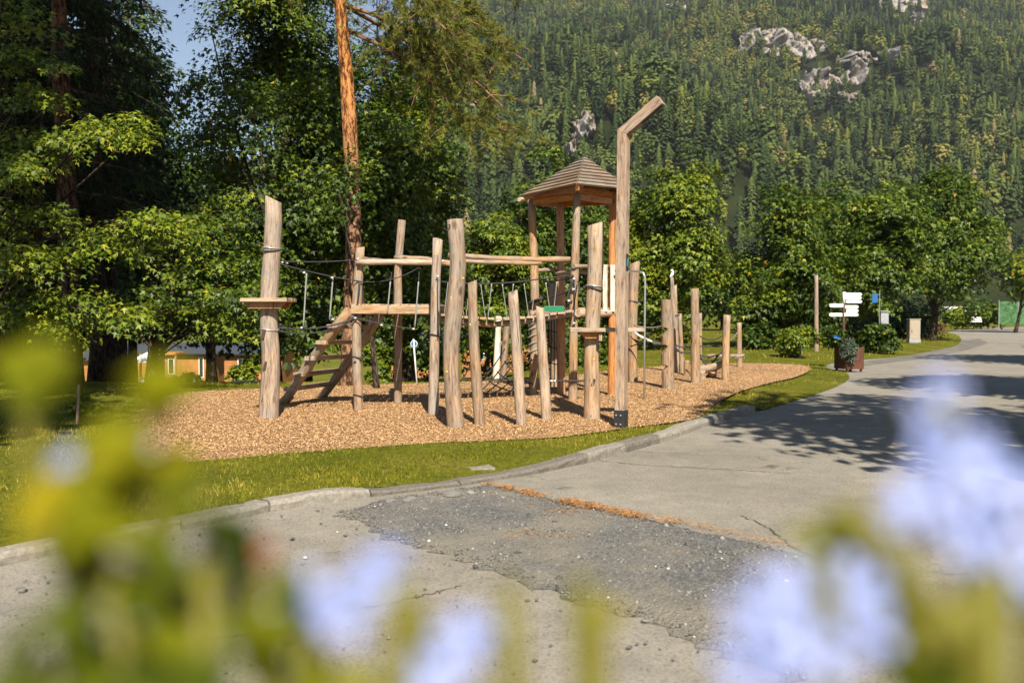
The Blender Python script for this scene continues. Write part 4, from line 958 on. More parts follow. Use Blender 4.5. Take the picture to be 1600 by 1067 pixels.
def limb_mesh(mb, a, b, r0, r1, r, bend=.12, n=6, seg=6):
    a = np.array(a, float); b = np.array(b, float); Ld = np.linalg.norm(b - a)
    mid = (a + b) / 2 + r.normal(0, bend, 3) * Ld * .5 + np.array([0, 0, .08 * Ld])
    mb.tube(curve([a, mid, b], n), list(np.linspace(r0, r1, n)), seg, .06, cap=False)
def broadleaf(name, label, base, top_trunk, lobes, nclump, per, cr, lsize, seed, tint=.5, tr=.18, group=None, bark='bark', cat='tree', tmpl='maple', gap=-.35, nlimb=26, yellow=.003, mat='leaf', clumps=None, flat=.16, up=1.0):
    r = np.random.RandomState(seed); base = np.array(base, float); t = thing(name, base, label, cat, group)
    mb = MB(seed); tt = np.array(top_trunk, float); path = curve([base - np.array([0, 0, .2]), base + (tt - base) * .3 + r.normal(0, .08, 3), base + (tt - base) * .65 + r.normal(0, .15, 3), tt], 12)
    rr = np.linspace(tr, tr * .25, 12); rr[0] *= 1.35; rr[1] *= 1.1; mb.tube(path, list(rr), 12, .06)
    cl, out = clumps if clumps is not None else crown_clumps(lobes, nclump, r, seed, gap)
    for j in r.choice(len(cl), min(nlimb, len(cl)), replace=False):
        e = cl[j]; zt = np.clip((e[2] - base[2]) * r.uniform(.35, .75), (tt[2] - base[2]) * .15, (tt[2] - base[2]) * .97); f = zt / (tt[2] - base[2]); s_ = path[0] + (path[-1] - path[0]) * f
        i = min(int(f * 11), 10); s_ = path[i] + (path[i + 1] - path[i]) * (f * 11 - i); limb_mesh(mb, s_, e, tr * .28 * (1.1 - f), .012, r)
    mb.build('trunk', M[bark], t, True)
    pos, nor, rad, size, i = leaf_spray(cl, out, per, cr, lsize, r, flat, up)
    tn = tint + .16 * r.normal(size=len(cl))[i] + .13 * r.normal(size=len(i)) + .10 * vnoise(pos * .5, seed)
    tn = np.clip(tn, 0, .93); tn = np.where(r.rand(len(i)) < yellow, r.uniform(.94, 1, len(i)), tn)
    T, TF = {'maple': (MAPL3, MAPL3_F), 'leaf': (LEAF2, LEAF2_F)}[tmpl]
    o = stamp('crown', pos, size, nor, T, TF, tn, M[mat], r, t, tang=rad + np.array([0, 0, -.25])); o['kind'] = 'stuff'
    return t
def bough_clumps(bs, r):
    c, o = [], []
    for (x0, y0, x1, y1, Ya_, Yb_, n, sp) in bs:
        a, b = P(x0, y0, Ya_), P(x1, y1, Yb_)
        for i in range(n):
            t = r.rand() ** .8; p = a + (b - a) * t + np.array([0, 0, .22 * math.sin(t * 3)]) + r.normal(0, 1, 3) * np.array([sp * .8, sp * 1.3, sp * .32]); c.append(p); o.append(unit(b - a) * .45 + np.array([0, -.55, 0]))
    return np.array(c), np.array(o)
def px2x(px, Y): return (px - CXP) * Y / F
def pz(py, Y): return P(CXP, py, Y)[2]
def tree_px(name, label, px0, px1, pytop, pybot, Y, pxtrunk, seed, nclump, per, lsize, depth=None, cr=None, nl=9, group='trees around the playground', **kw):
    r = np.random.RandomState(seed + 100); x0, x1 = px2x(px0, Y), px2x(px1, Y); z0, z1 = pz(pybot, Y), pz(pytop, Y)
    c = ((x0 + x1) / 2, Y, (z0 + z1) / 2); rx = (x1 - x0) / 2; rz = (z1 - z0) / 2; ry = depth or rx
    lob = auto_lobes(c, (rx, ry, rz), nl, r); bx = px2x(pxtrunk, Y)
    return broadleaf(name, label, (bx, Y, float(groundz(bx, Y)) - .05), (c[0], Y, z1 - rz * .35), lob, nclump, per, cr or rx * .2, lsize, seed, group=group, **kw)

# the right-hand maples along the lawn
tree_px('maple_tree', 'rounded yellow-green maple directly right of the lamp post', 968, 1148, 232, 556, 36, 1055, 201, 400, 60, .155, 2.2, .58, tint=.68, tr=.16, nl=14, gap=-.02)
tree_px('maple_tree', 'low spreading maple behind the thin wooden pole', 1122, 1345, 283, 546, 39.5, 1225, 202, 460, 60, .165, 2.6, .66, tint=.54, tr=.15, nl=14, yellow=.006, gap=.0)
tree_px('maple_tree', 'dense green maple behind the white direction signs', 1272, 1450, 268, 520, 43, 1380, 203, 400, 60, .18, 2.6, .68, tint=.49, tr=.18, nl=13, gap=.0)
tree_px('maple_tree', 'large dense maple above the grey cabinet on the right', 1395, 1562, 262, 474, 50.5, 1457, 204, 420, 60, .20, 2.8, .75, tint=.46, tr=.20, nl=13, gap=.0)
tree_px('maple_tree', 'small dark maple peeping between the two right-hand maples', 1255, 1340, 285, 470, 48, 1300, 205, 160, 36, .22, 2.0, .6, tint=.42, tr=.15)
tree_px('rowan_tree', 'thin olive tree at the far right edge above the green screen', 1555, 1660, 385, 464, 70, 1586, 206, 150, 36, .26, 2.5, .7, tint=.62, tr=.12, yellow=.08)
# between tower and pine
tree_px('hazel_tree', 'light green tree filling the gap left of the roofed tower', 690, 850, 330, 590, 30, 780, 207, 340, 54, .14, 2.0, .46, gap=-.15, tint=.64, tr=.10, nl=10)
tree_px('maple_tree', 'dark green tree behind the tower roof', 775, 965, 228, 590, 37, 862, 208, 440, 42, .18, 2.2, .55, tint=.45, tr=.14, nl=10)
tree_px('hornbeam_tree', 'mid green tree between the tower and the rounded maple', 880, 1010, 300, 560, 41, 940, 209, 260, 40, .19, 2.0, .55, tint=.56, tr=.14)
# the big dark maples on the left, round the pine
tree_px('maple_tree', 'tall dark maple left of the orange-barked pine', 318, 560, -170, 545, 23.5, 425, 210, 950, 64, .115, 2.6, .6, tint=.48, tr=.2, nl=16, gap=-.1, yellow=.005)
tree_px('maple_tree', 'tall dark maple right of the orange-barked pine', 500, 730, 25, 590, 25, 640, 211, 900, 54, .115, 2.4, .56, tint=.48, tr=.18, nl=14, gap=-.1, yellow=.008)
tree_px('maple_sapling', 'slender maple with low branches crossing the pine trunk', 490, 600, 232, 325, 18.3, 590, 212, 15, 46, .10, .9, .5, tint=.50, tr=.06, nl=7, gap=-.1, nlimb=4)
# left maple with layered sprays
rB = np.random.RandomState(88); Q = 17.0
BO = [(-60, 300, 215, 190, Q, 15.8, 26, .28), (40, 265, 200, 205, 16.2, 15.4, 12, .22), (-40, 355, 118, 342, Q, 16, 16, .24), (-30, 300, 60, 268, 15.6, 15.2, 10, .24), (60, 430, 285, 342, 17.2, 16.0, 24, .26), (150, 385, 300, 352, 16.6, 16.0, 12, .2), (-30, 455, 110, 398, Q, 15.6, 18, .25), (-30, 420, 60, 405, 15.6, 15.2, 8, .22), (20, 490, 150, 482, 16.4, 15.6, 14, .22), (-40, 520, 70, 505, 16.2, 15.6, 10, .24), (130, 500, 235, 512, 17.0, 16.2, 12, .22), (-30, 60, 66, 38, Q, 16.2, 10, .24), (-30, 120, 78, 102, Q, 16.2, 12, .24), (-30, 185, 66, 150, Q, 16.2, 10, .24), (-60, 10, 40, -20, Q, 16.2, 8, .25), (-40, 235, 90, 225, Q, 16.4, 12, .24)]
xb = px2x(-60, 17.4)
broadleaf('maple_tree', 'sunlit maple with layered leaf sprays at the left edge', (xb, 17.4, 0), (xb + .2, 17.4, 8.0), None, 0, 62, .40, .092, 213, tint=.74, tr=.16, nlimb=60, yellow=.004, group='trees around the playground', clumps=bough_clumps(BO, rB), flat=.10, up=1.15)
BO2 = [(200, 470, 395, 400, 21, 19.6, 26, .34), (170, 430, 330, 372, 21, 20, 16, .3), (230, 500, 400, 460, 20.6, 19.4, 22, .3), (150, 495, 280, 485, 20.8, 19.8, 12, .3), (290, 515, 398, 505, 20.6, 19.6, 12, .26), (240, 400, 400, 335, 21, 20, 16, .34), (300, 360, 420, 300, 21, 20.2, 12, .34)]
xb = px2x(235, 21.2)
broadleaf('maple_sapling', 'low sunlit maple boughs between left edge and platform post', (xb, 21.2, float(groundz(xb, 21.2))), (xb + .3, 21.2, 3.6), None, 0, 60, .46, .10, 214, tint=.62, tr=.09, nlimb=40, yellow=.01, group='trees around the playground', clumps=bough_clumps(BO2, rB), flat=.12, up=1.1)

# far trees closing the view on the left
k = 0
for (px, Y, w, top, bot, ti) in ((20, 44, 300, 60, 600, .12), (150, 50, 260, 180, 542, .15), (330, 47, 280, 330, 534, .35), (480, 42, 260, 360, 545, .38), (620, 46, 240, 300, 560, .36), (-90, 36, 260, 30, 620, .25), (760, 60, 220, 380, 545, .4), (250, 62, 300, 300, 532, .3), (990, 66, 190, 400, 512, .35), (1130, 72, 200, 400, 508, .4), (1240, 62, 190, 390, 515, .3), (235, 34, 200, 120, 530, .24), (330, 38, 190, 110, 530, .3), (90, 30, 230, -60, 560, .14), (-20, 27, 240, -120, 560, .14), (190, 36, 170, -20, 330, .18)):  # lowest leaf tints paint the deep wood's shade into the crowns
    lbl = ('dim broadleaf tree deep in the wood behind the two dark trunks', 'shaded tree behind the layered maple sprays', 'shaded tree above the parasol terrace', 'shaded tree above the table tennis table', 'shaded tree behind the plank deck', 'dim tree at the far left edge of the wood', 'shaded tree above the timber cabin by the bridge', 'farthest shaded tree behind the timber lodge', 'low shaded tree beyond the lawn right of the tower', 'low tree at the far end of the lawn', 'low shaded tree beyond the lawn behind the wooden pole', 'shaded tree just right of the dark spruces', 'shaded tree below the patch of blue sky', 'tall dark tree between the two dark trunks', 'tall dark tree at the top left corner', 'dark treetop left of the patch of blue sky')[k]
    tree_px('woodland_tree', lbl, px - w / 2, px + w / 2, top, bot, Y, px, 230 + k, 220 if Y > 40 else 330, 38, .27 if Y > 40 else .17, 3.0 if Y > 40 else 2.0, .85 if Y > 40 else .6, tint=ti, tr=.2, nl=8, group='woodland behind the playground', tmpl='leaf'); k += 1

# conifers
def pine(name, label, base, hgt, tr, seed, boughs, group=None):
    r = np.random.RandomState(seed); base = np.array(base, float); t = thing(name, base, label, 'tree', group); mb = MB(seed)
    nz_ = 26; path = []
    for i in range(nz_): q = i / (nz_ - 1); path.append(base + np.array([.13 * math.sin(q * 5.2) - .25 * q * q, .1 * math.sin(q * 3), -.2 + (hgt + .2) * q]))
    rr = [tr * (1 - .55 * i / (nz_ - 1)) * (1.25 if i == 0 else 1) for i in range(nz_)]; mb.tube(path, rr, 16, .07); mb.build('trunk', M['bark_pine'], t, True)
    bb = MB(seed + 1); tips = []
    for (z0, ex, ey, ez, tw_) in boughs:
        i = min(int((z0 + .2) / (hgt + .2) * (nz_ - 1)), nz_ - 1); a = path[i]; e = np.array([ex, ey, ez]); mid = (a + e) / 2 + np.array([0, 0, .35]); cv = curve([a, mid, e], 12); bb.tube(cv, list(np.linspace(.045, .012, 12)), 7, .08, cap=False)
        for j in range(int(tw_ * 1.5)):
            q = r.uniform(.3, 1); p = cv[min(int(q * 11), 11)]; d = unit(r.normal(size=3) * np.array([1, 1, .5]) + (e - a) / np.linalg.norm(e - a) * .8 + np.array([0, 0, -.15])); ln = r.uniform(.5, 1.2)
            w = [p, p + d * ln * .5 + np.array([0, 0, .05]), p + d * ln - np.array([0, 0, .18])]; cw = curve(w, 6); bb.tube(cw, list(np.linspace(.014, .004, 6)), 4, 0, cap=False)
            for s_ in range(9): qq = r.uniform(.3, 1); c = cw[min(int(qq * 5), 5)] + r.normal(0, .05, 3); tips.append((c, unit(d + r.normal(0, .35, 3))))
            tips.append((cw[-1], d))
    bb.build('boughs', M['bark_pine'], t, True)['kind'] = 'stuff'
    c = np.array([a for a, _ in tips]); d = np.array([b for _, b in tips]); per = 32; i = np.repeat(np.arange(len(c)), per)
    nd = unit(d[i] * .55 + r.normal(0, .55, (len(i), 3))); st_ = c[i] + d[i] * r.uniform(-.08, .06, (len(i), 1)); ln = r.uniform(.07, .13, len(i))
    nrm = unit(np.cross(nd, r.normal(size=nd.shape))); tn = np.clip(.55 + .2 * r.normal(size=len(c))[i] + .1 * r.normal(size=len(i)), 0, 1)
    o = stamp('crown', st_, np.stack([ln, np.full(len(i), .0055), ln], 1), nrm, [(0, -1, 0), (1, 0, 0), (0, 1, 0)], [(0, 1, 2)], tn, M['pine_needle'], r, t, tang=nd); o['kind'] = 'stuff'; return t
bY = 19.0; bxp = px2x(543, bY); bgs = []
rb = np.random.RandomState(5)
for (px, py, Y, z0, tw_) in ((760, 95, 19.5, 8.4, 26), (830, 105, 20.2, 8.6, 24), (715, 62, 18.5, 8.2, 18), (790, 170, 19.0, 7.6, 26), (740, 210, 19.5, 7.2, 24), (800, 225, 20.4, 7.4, 20), (690, 130, 20.5, 7.4, 18), (760, -40, 19.5, 9.2, 20), (440, -40, 19.5, 9.3, 18), (420, -90, 18.8, 9.6, 14), (560, -120, 18.6, 9.8, 14), (845, -30, 20.5, 9.5, 16)):
    p = P(px, py, Y); bgs.append((z0, p[0], p[1], p[2], tw_))
pine('pine_tree', 'tall pine with orange flaking bark behind the plank deck', (bxp, bY, float(groundz(bxp, bY))), 11.5, .18, 301, bgs)

def spruce(name, label, base, hgt, tr, seed, z0=1.5, rmax=2.6, nb=80, group='dark spruces at the left edge', tint=.4, dens=1.0):
    r = np.random.RandomState(seed); base = np.array(base, float); t = thing(name, base, label, 'tree', group); mb = MB(seed)
    n = 18; path = [base + np.array([.06 * math.sin(i * .5), .05 * math.sin(i * .7), -.2 + (hgt + .2) * i / (n - 1)]) for i in range(n)]; mb.tube(path, [tr * (1 - .93 * i / (n - 1)) * (1.3 if i == 0 else 1) for i in range(n)], 12, .06); mb.build('trunk', M['bark_spruce'], t, True)
    bb = MB(seed + 1); cs_, ds_ = [], []
    for j in range(nb):
        q = r.uniform(0, 1) ** .9; z = z0 + (hgt - z0) * q; ln = rmax * (1 - .85 * q) * r.uniform(.7, 1.1); a = r.uniform(0, 2 * math.pi); d = np.array([math.cos(a), math.sin(a), 0]); s_ = base + np.array([0, 0, z])
        e = s_ + d * ln + np.array([0, 0, -.28 * ln]); cv = curve([s_, (s_ + e) / 2 + np.array([0, 0, .06 * ln]), e], 9); bb.tube(cv, list(np.linspace(.035, .006, 9)), 5, 0, cap=False)
        for s2 in range(int(20 * ln * dens)):
            qq = r.uniform(.15, 1); c = cv[min(int(qq * 8), 8)]; side = np.cross(d, [0, 0, 1]) * r.choice([-1, 1]); dd = unit(side * r.uniform(.2, .8) + d * .4 + np.array([0, 0, -r.uniform(.3, 1.2)])); L_ = r.uniform(.2, .5)
            for s3 in range(7): cs_.append(c + dd * L_ * r.rand() + r.normal(0, .03, 3)); ds_.append(dd)
    bb.build('boughs', M['bark_spruce'], t, True)['kind'] = 'stuff'
    c = np.array(cs_); d = np.array(ds_); k = len(c); nd = unit(d + r.normal(0, .45, (k, 3))); ln = r.uniform(.08, .17, k)
    o = stamp('crown', c, np.stack([ln, ln * .22, ln], 1), unit(np.cross(nd, r.normal(size=nd.shape))), [(-.3, -.5, 0), (1, 0, 0), (-.3, .9, 0)], [(0, 1, 2)], np.clip(tint + .2 * r.normal(size=k), 0, 1), M['spruce_needle'], r, t, tang=nd); o['kind'] = 'stuff'; return t
for i, (px, Y, tr, lab) in enumerate(((62, 23, .21, 'thinner dark spruce trunk at the left, behind the maple sprays'), (104, 21, .27, 'thicker dark spruce trunk at the left, behind the maple sprays'), (172, 29, .2, 'spruce with hanging twigs right of the two dark trunks'), (-60, 22, .25, 'spruce at the very left edge of the picture'), (20, 33, .2, 'spruce standing behind the two dark trunks'), (205, 40, .2, 'spruce rising behind the parasol terrace'), (150, 25, .2, 'spruce squeezed between the dark trunks and the tall maple'), (5, 26, .22, 'spruce just left of the thinner dark trunk'))):
    x = px2x(px, Y); spruce('spruce_tree', lab, (x, Y, float(groundz(x, Y))), 15 + i, tr, 320 + i, (3.5, 4, 2.0, 3, 1.5, 2.5, 3, 3)[i], (2.6, 2.8, 2.8, 2.8, 3, 2.6, 2.4, 2.6)[i], 120, tint=.34)
# trees standing beside the camera, out of frame; the tall left ones are added to darken the wood
for i, (x, y, h, rx, lab) in enumerate(((8.0, 5.0, 11.5, 3.9, 'maple beside the road, nearest on the right'), (12.2, 12.2, 11, 3.2, 'maple beside the road, second on the right'), (18.6, 23.5, 11, 3.2, 'maple beside the road, third on the right'), (27, 33, 11, 3.6, 'maple beside the road, fourth on the right'), (-5.5, 1.5, 29, 3.2, 'tall shade maple added behind the camera on the left'), (-10.5, 3.0, 30, 3.6, 'second tall shade maple added behind the camera on the left'), (-16, 5.0, 30, 3.8, 'third tall shade maple added behind the camera on the left'), (-6.3, 2.8, 12.5, 2.5, 'lower maple behind the camera on the left'))):
    r_ = np.random.RandomState(400 + i); zc, hz = (h * .62, h * .36) if x > 0 else ((h - 5.0, 5.0) if h > 20 else (h - 2.8, 2.8)); lob = auto_lobes((x, y, zc), (rx, rx, hz), 8, r_)
    broadleaf('roadside_maple', lab + ', casting its shade into view', (x, y, -.12 if x > 0 else 0), (x, y, h * .8), lob, 330, 30, .7, .28, 410 + i, tint=.5, tr=.2, group='roadside maples', tmpl='leaf', gap=-.2)
# ------------------------------------------------------------------ mountain
def mtn(x, y):
    x = np.asarray(x, float); y = np.asarray(y, float); sh = x.shape; p = np.stack([x.ravel() * .0065, y.ravel() * .0035, x.ravel() * 0], 1)
    n1 = fbm(p, 4, 31).reshape(sh); n2 = fbm(p * np.array([3.4, 2.2, 1]), 4, 47).reshape(sh)
    ramp_ = np.where(y < 330, 0, .40 * (y - 330)) + 55 * sstep(330, 420, y) * .2
    e = np.interp(x / np.maximum(y, 1), [-.5, -.353, -.257, -.154, -.077, -.026, .02], [.075, .095, .125, .19, .265, .335, .5])   # left shoulder falls away
    h = np.minimum(ramp_, np.maximum(e * y - 12, 0))
    k = sstep(330, 480, y)
    return h + k * (62 * n1 + 34 * n2) * sstep(-.2, 0, x / np.maximum(y, 1)) - 6
nx, ny = 150, 130
gx_ = np.linspace(-900, 1300, nx); gy_ = np.linspace(250, 1650, ny); X, Yg = np.meshgrid(gx_, gy_); Z = mtn(X, Yg)
idx = np.arange(nx * ny).reshape(ny, nx); fq = np.stack([idx[:-1, :-1], idx[:-1, 1:], idx[1:, 1:], idx[1:, :-1]], -1).reshape(-1, 4)
tag(mk('mountain', np.stack([X.ravel(), Yg.ravel(), Z.ravel()], 1), fq, M['terrain'], smooth=True, origin=(0, 330, 0)), 'steep mountainside covered in mixed forest', 'mountain', kind='structure')
# blue ridge far behind on the left
nx2, ny2 = 90, 24; X2, Y2 = np.meshgrid(np.linspace(-2600, 900, nx2), np.linspace(2300, 3600, ny2)); prof = fbm(np.stack([X2.ravel() * .0016, Y2.ravel() * .001, X2.ravel() * 0], 1), 5, 77).reshape(X2.shape)
Z2 = (470 + 260 * prof + .16 * (X2 + 500)) * sstep(2250, 2900, Y2) - 20; id2 = np.arange(nx2 * ny2).reshape(ny2, nx2)
tag(mk('far_ridge', np.stack([X2.ravel(), Y2.ravel(), Z2.ravel()], 1), np.stack([id2[:-1, :-1], id2[:-1, 1:], id2[1:, 1:], id2[1:, :-1]], -1).reshape(-1, 4), M['terrain'], smooth=True, origin=(0, 2300, 0)), 'distant blue mountain ridge behind the trees', 'mountain', kind='structure')
# cliffs: rough limestone faces standing out of the slope
def hit(px, py):
    d = raydir(px, py); t = np.linspace(330, 1600, 1600); q = np.array([0, 0, EYE]) + d[None] * (t / d[1])[:, None]; h = mtn(q[:, 0], q[:, 1]); i = int(np.argmax(q[:, 2] < h)); return q[i] if (q[:, 2] < h).any() else q[-1]
CLIFFS = [(1178, 68, 62, 46), (1240, 80, 84, 62), (1275, 140, 46, 90), (1345, 122, 60, 80), (1405, 20, 120, 64), (1320, 160, 24, 40), (912, 206, 34, 54), (893, 236, 16, 34), (1062, 20, 50, 26), (1390, 95, 16, 34), (1432, 36, 22, 34), (1290, 60, 40, 30), (700, 190, 40, 60), (985, 40, 26, 20)]
CL3 = []
cliff_lab = ['brownish', 'bright broken', 'narrow tall', 'streaked', 'large pale upper', 'thin', 'slanting white', 'small white', 'low', 'sliver of', 'ragged upper', 'ledge of', 'half hidden', 'tiny']
for i, (px, py, wpx, hpx) in enumerate(CLIFFS):
    c = hit(px, py); k = c[1] / F; w, h = wpx * k * 1.35, hpx * k * 1.3; nu, nv = 60, 52; U, V = np.meshgrid(np.linspace(-1, 1, nu), np.linspace(-1, 1, nv)); seed = 60 + i
    q = np.stack([U * 3.1 + i * 9, V * 1.4, U * 0], -1); n1 = fbm(q, 4, seed); n2 = fbm(q * np.array([3.2, 2.1, 1]), 3, seed + 9)
    ang = np.arctan2(V, U); rad_ = np.sqrt(U ** 2 + V ** 2) * (1 + .30 * vnoise(np.stack([np.cos(ang) * 1.9 + i, np.sin(ang) * 1.9, U * 0], -1), seed) + .28 * n2)
    edge = 1 - sstep(.55, .95, rad_)
    xx = c[0] + U * w / 2 + n2 * w * .04; zz = c[2] + V * h / 2 + n1 * h * .05
    # the face is steeper than the slope and cut by gullies; its rim dips under the forest floor
    surf = c[1] + (zz - c[2]) / .40
    rib = np.abs(fbm(np.stack([U * w * .07 + i * 5, V * h * .02, U * 0], -1), 4, seed + 3))
    blk = np.floor(fbm(np.stack([U * w * .12 + i, V * h * .05, U * 0], -1), 3, seed + 31) * 7) / 7
    yy = 9 * blk + surf * .35 + (c[1] + (zz - c[2]) * .5) * .65 - 24 - n1 * 9 + rib * 40 + (1 - edge) * 24 + 9 * np.abs(fbm(np.stack([U * w * .22, V * h * .10, U * 0 + i], -1), 3, seed + 21))
    ii = np.arange(nu * nv).reshape(nv, nu); ff = np.stack([ii[:-1, :-1], ii[:-1, 1:], ii[1:, 1:], ii[1:, :-1]], -1).reshape(-1, 4)
    veg = fbm(np.stack([U * w * .09, V * h * .07, U * 0 + 3 * i], -1), 4, seed + 41); em = (edge.ravel()[ff].max(1) > .12) & (veg.ravel()[ff].mean(1) < .24); ff = ff[em]
    tag(mk('cliff', np.stack([xx.ravel(), yy.ravel(), zz.ravel()], 1), ff, M['rock'], origin=tuple(c)), cliff_lab[i] + ' limestone cliff among the mountain forest', 'cliff', 'limestone cliffs on the mountain', 'structure'); CL3.append((c, w, h))
# the mountain forest: one mass of trees
r = np.random.RandomState(77)
def conifer_tmpl(seed, n=46, wid=.17):
    q = np.random.RandomState(seed); v, f = [], []
    for i in range(n):
        z = .08 + .9 * (i + q.rand()) / n; rad = wid * (1 - z) ** .75 * q.uniform(.45, 1.15) + .008; an = i * 2.4 + q.uniform(-.4, .4); d = np.array([math.cos(an), math.sin(an), 0]); sd_ = np.array([-d[1], d[0], 0]); w = (.022 + .032 * (1 - z)) * q.uniform(.7, 1.4)
        b = len(v); c = np.array([0, 0, z]); v += [c + d * rad * .1 + np.array([0, 0, .05]), c + d * rad * .75 - sd_ * w, c + d * (rad + .03) - np.array([0, 0, .035 + .02 * q.rand()]), c + d * rad * .75 + sd_ * w]; f += [(b, b + 1, b + 2), (b, b + 2, b + 3)]
    b = len(v); v += [(-.012, 0, 0), (.012, 0, 0), (0, 0, .98), (0, -.02, .9), (0, .02, .9), (0, 0, 1.02)]; f += [(b, b + 1, b + 2), (b + 3, b + 4, b + 5)]; return np.array(v), np.array(f)
def blob_tmpl(seed, wide=.27, z0=.3, n=62, trunk=True):
    q = np.random.RandomState(seed); v, f = [], []
    for i in range(n):
        d = unit(q.normal(size=3)); rr = q.uniform(.55, 1.05); c = np.array([d[0] * wide * rr, d[1] * wide * rr, z0 + (1 - z0) * .5 + d[2] * (1 - z0) * .5 * rr]); nn = unit(d + np.array([0, 0, .5]) + q.normal(0, .4, 3)); t = unit(np.cross(nn, q.normal(size=3))); bb = np.cross(nn, t); s_ = q.uniform(.03, .062)
        b = len(v); v += [c - t * s_, c - bb * s_ * .8 + nn * s_ * .2, c + t * s_, c + bb * s_ * .8 - nn * s_ * .1]; f += [(b, b + 1, b + 2), (b, b + 2, b + 3)]
    if trunk: b = len(v); v += [(-.014, 0, 0), (.014, 0, 0), (0.004, 0, z0 + .2)]; f.append((b, b + 1, b + 2))
    return np.array(v), np.array(f)
tm = [conifer_tmpl(1, 54, .15), conifer_tmpl(2, 54, .12), conifer_tmpl(3, 54, .18), blob_tmpl(4, .27, .3, 50), blob_tmpl(5, .20, .42, 46), blob_tmpl(6, .15, .35, 42)]
# sample tree feet where the camera side of the slope lies
cand = np.stack([r.uniform(-420, 760, 190000), 338 + 1262 * r.rand(190000) ** 1.1], 1)
cand = cand[(cand[:, 0] / cand[:, 1] > -.24) & (cand[:, 0] / cand[:, 1] < .56)]
cz = mtn(cand[:, 0], cand[:, 1]); py_ = HORIZON - (cz - EYE) / cand[:, 1] * F
px_ = CXP + F * cand[:, 0] / cand[:, 1]
ok = (py_ > -50) & (py_ < np.where(px_ > 930, 455, 455)); ok &= ~((px_ < 640) & (r.rand(len(px_)) < .1))
for (px, py, wpx, hpx) in CLIFFS:
    qd = ((px_ - px) / (wpx * .60)) ** 2 + ((py_ - py - hpx * .25) / (hpx * .70)) ** 2; ok &= ~((qd < 1) & (r.rand(len(px_)) < .8))
cand, cz = cand[ok], cz[ok]
dn = fbm(np.stack([cand[:, 0] * .016, cand[:, 1] * .012, cz * 0], 1), 4, 12)
keep_ = np.where(r.rand(len(cand)) < np.clip(.75 + 1.0 * dn, .35, 1) * np.clip(cand[:, 1] / 800, .5, 1.0))[0]; keep_ = keep_[r.permutation(len(keep_))][:36000]
cand, cz = cand[keep_], cz[keep_]
reg = fbm(np.stack([cand[:, 0] * .010, cand[:, 1] * .007, cz * 0], 1), 3, 91)
kind_ = np.where(r.rand(len(cand)) < np.clip(.68 + .7 * reg, .2, .95), r.randint(0, 3, len(cand)), r.randint(3, 6, len(cand)))
def instancer(name, pts, hgt, wid, rot_, tint, tmpls, pick, mat, label, cat):
    """one object whose geometry nodes set a tree on each point"""
    me = bpy.data.meshes.new(name); me.vertices.add(len(pts)); me.vertices.foreach_set('co', np.asarray(pts, np.float32).ravel()); me.update()
    for an, av in (('tree_tint', tint),):
        a_ = me.attributes.new(an, 'FLOAT', 'POINT'); a_.data.foreach_set('value', np.asarray(av, np.float32))
    for an, av in (('tree_scale', np.stack([wid, wid, hgt], 1)), ('tree_rot', np.stack([0 * rot_, 0 * rot_, rot_], 1))):
        a_ = me.attributes.new(an, 'FLOAT_VECTOR', 'POINT'); a_.data.foreach_set('vector', np.asarray(av, np.float32).ravel())
    a_ = me.attributes.new('tree_kind', 'INT', 'POINT'); a_.data.foreach_set('value', np.asarray(pick, np.int32))
    o = bpy.data.objects.new(name, me); COL.objects.link(o); me.materials.append(mat)
    ng = bpy.data.node_groups.new('set_trees', 'GeometryNodeTree'); ng.interface.new_socket('Geometry', in_out='INPUT', socket_type='NodeSocketGeometry'); ng.interface.new_socket('Geometry', in_out='OUTPUT', socket_type='NodeSocketGeometry')
    nn, ll = ng.nodes, ng.links; gi, go_ = nn.new('NodeGroupInput'), nn.new('NodeGroupOutput'); jn = nn.new('GeometryNodeJoinGeometry')
    def attr(n_, t_): q = nn.new('GeometryNodeInputNamedAttribute'); q.data_type = t_; q.inputs[0].default_value = n_; return q.outputs[0]
    kd, sc_, ro = attr('tree_kind', 'INT'), attr('tree_scale', 'FLOAT_VECTOR'), attr('tree_rot', 'FLOAT_VECTOR')
    for i, (tv, tf) in enumerate(tmpls):
        tme = bpy.data.meshes.new('tree_form'); tme.from_pydata([tuple(q) for q in tv], [], [tuple(int(w) for w in f) for f in tf]); tme.materials.append(mat)
        q = np.random.RandomState(i); at_ = tme.attributes.new('tint', 'FLOAT', 'POINT'); at_.data.foreach_set('value', np.repeat(q.normal(0, .07, len(tv) // 2 + 1), 2)[:len(tv)].astype(np.float32))
        tob = bpy.data.objects.new('tree_form', tme)
        oi = nn.new('GeometryNodeObjectInfo'); oi.inputs['Object'].default_value = tob; oi.inputs['As Instance'].default_value = True
        cmp = nn.new('FunctionNodeCompare'); cmp.data_type = 'INT'; cmp.operation = 'EQUAL'; ll.new(kd, cmp.inputs[2]); cmp.inputs[3].default_value = i
        ip = nn.new('GeometryNodeInstanceOnPoints'); ll.new(gi.outputs[0], ip.inputs['Points']); ll.new(cmp.outputs[0], ip.inputs['Selection']); ll.new(oi.outputs['Geometry'], ip.inputs['Instance']); ll.new(ro, ip.inputs['Rotation']); ll.new(sc_, ip.inputs['Scale']); ll.new(ip.outputs[0], jn.inputs[0])
    ll.new(jn.outputs[0], go_.inputs[0]); md = o.modifiers.new('trees', 'NODES'); md.node_group = ng
    return tag(o, label, cat, kind='stuff')
tm = [conifer_tmpl(1, 200, .19), conifer_tmpl(2, 180, .15), conifer_tmpl(3, 220, .23), blob_tmpl(7, .17, .28, 200), blob_tmpl(4, .29, .25, 260), blob_tmpl(5, .24, .38, 200), blob_tmpl(6, .19, .3, 200)]
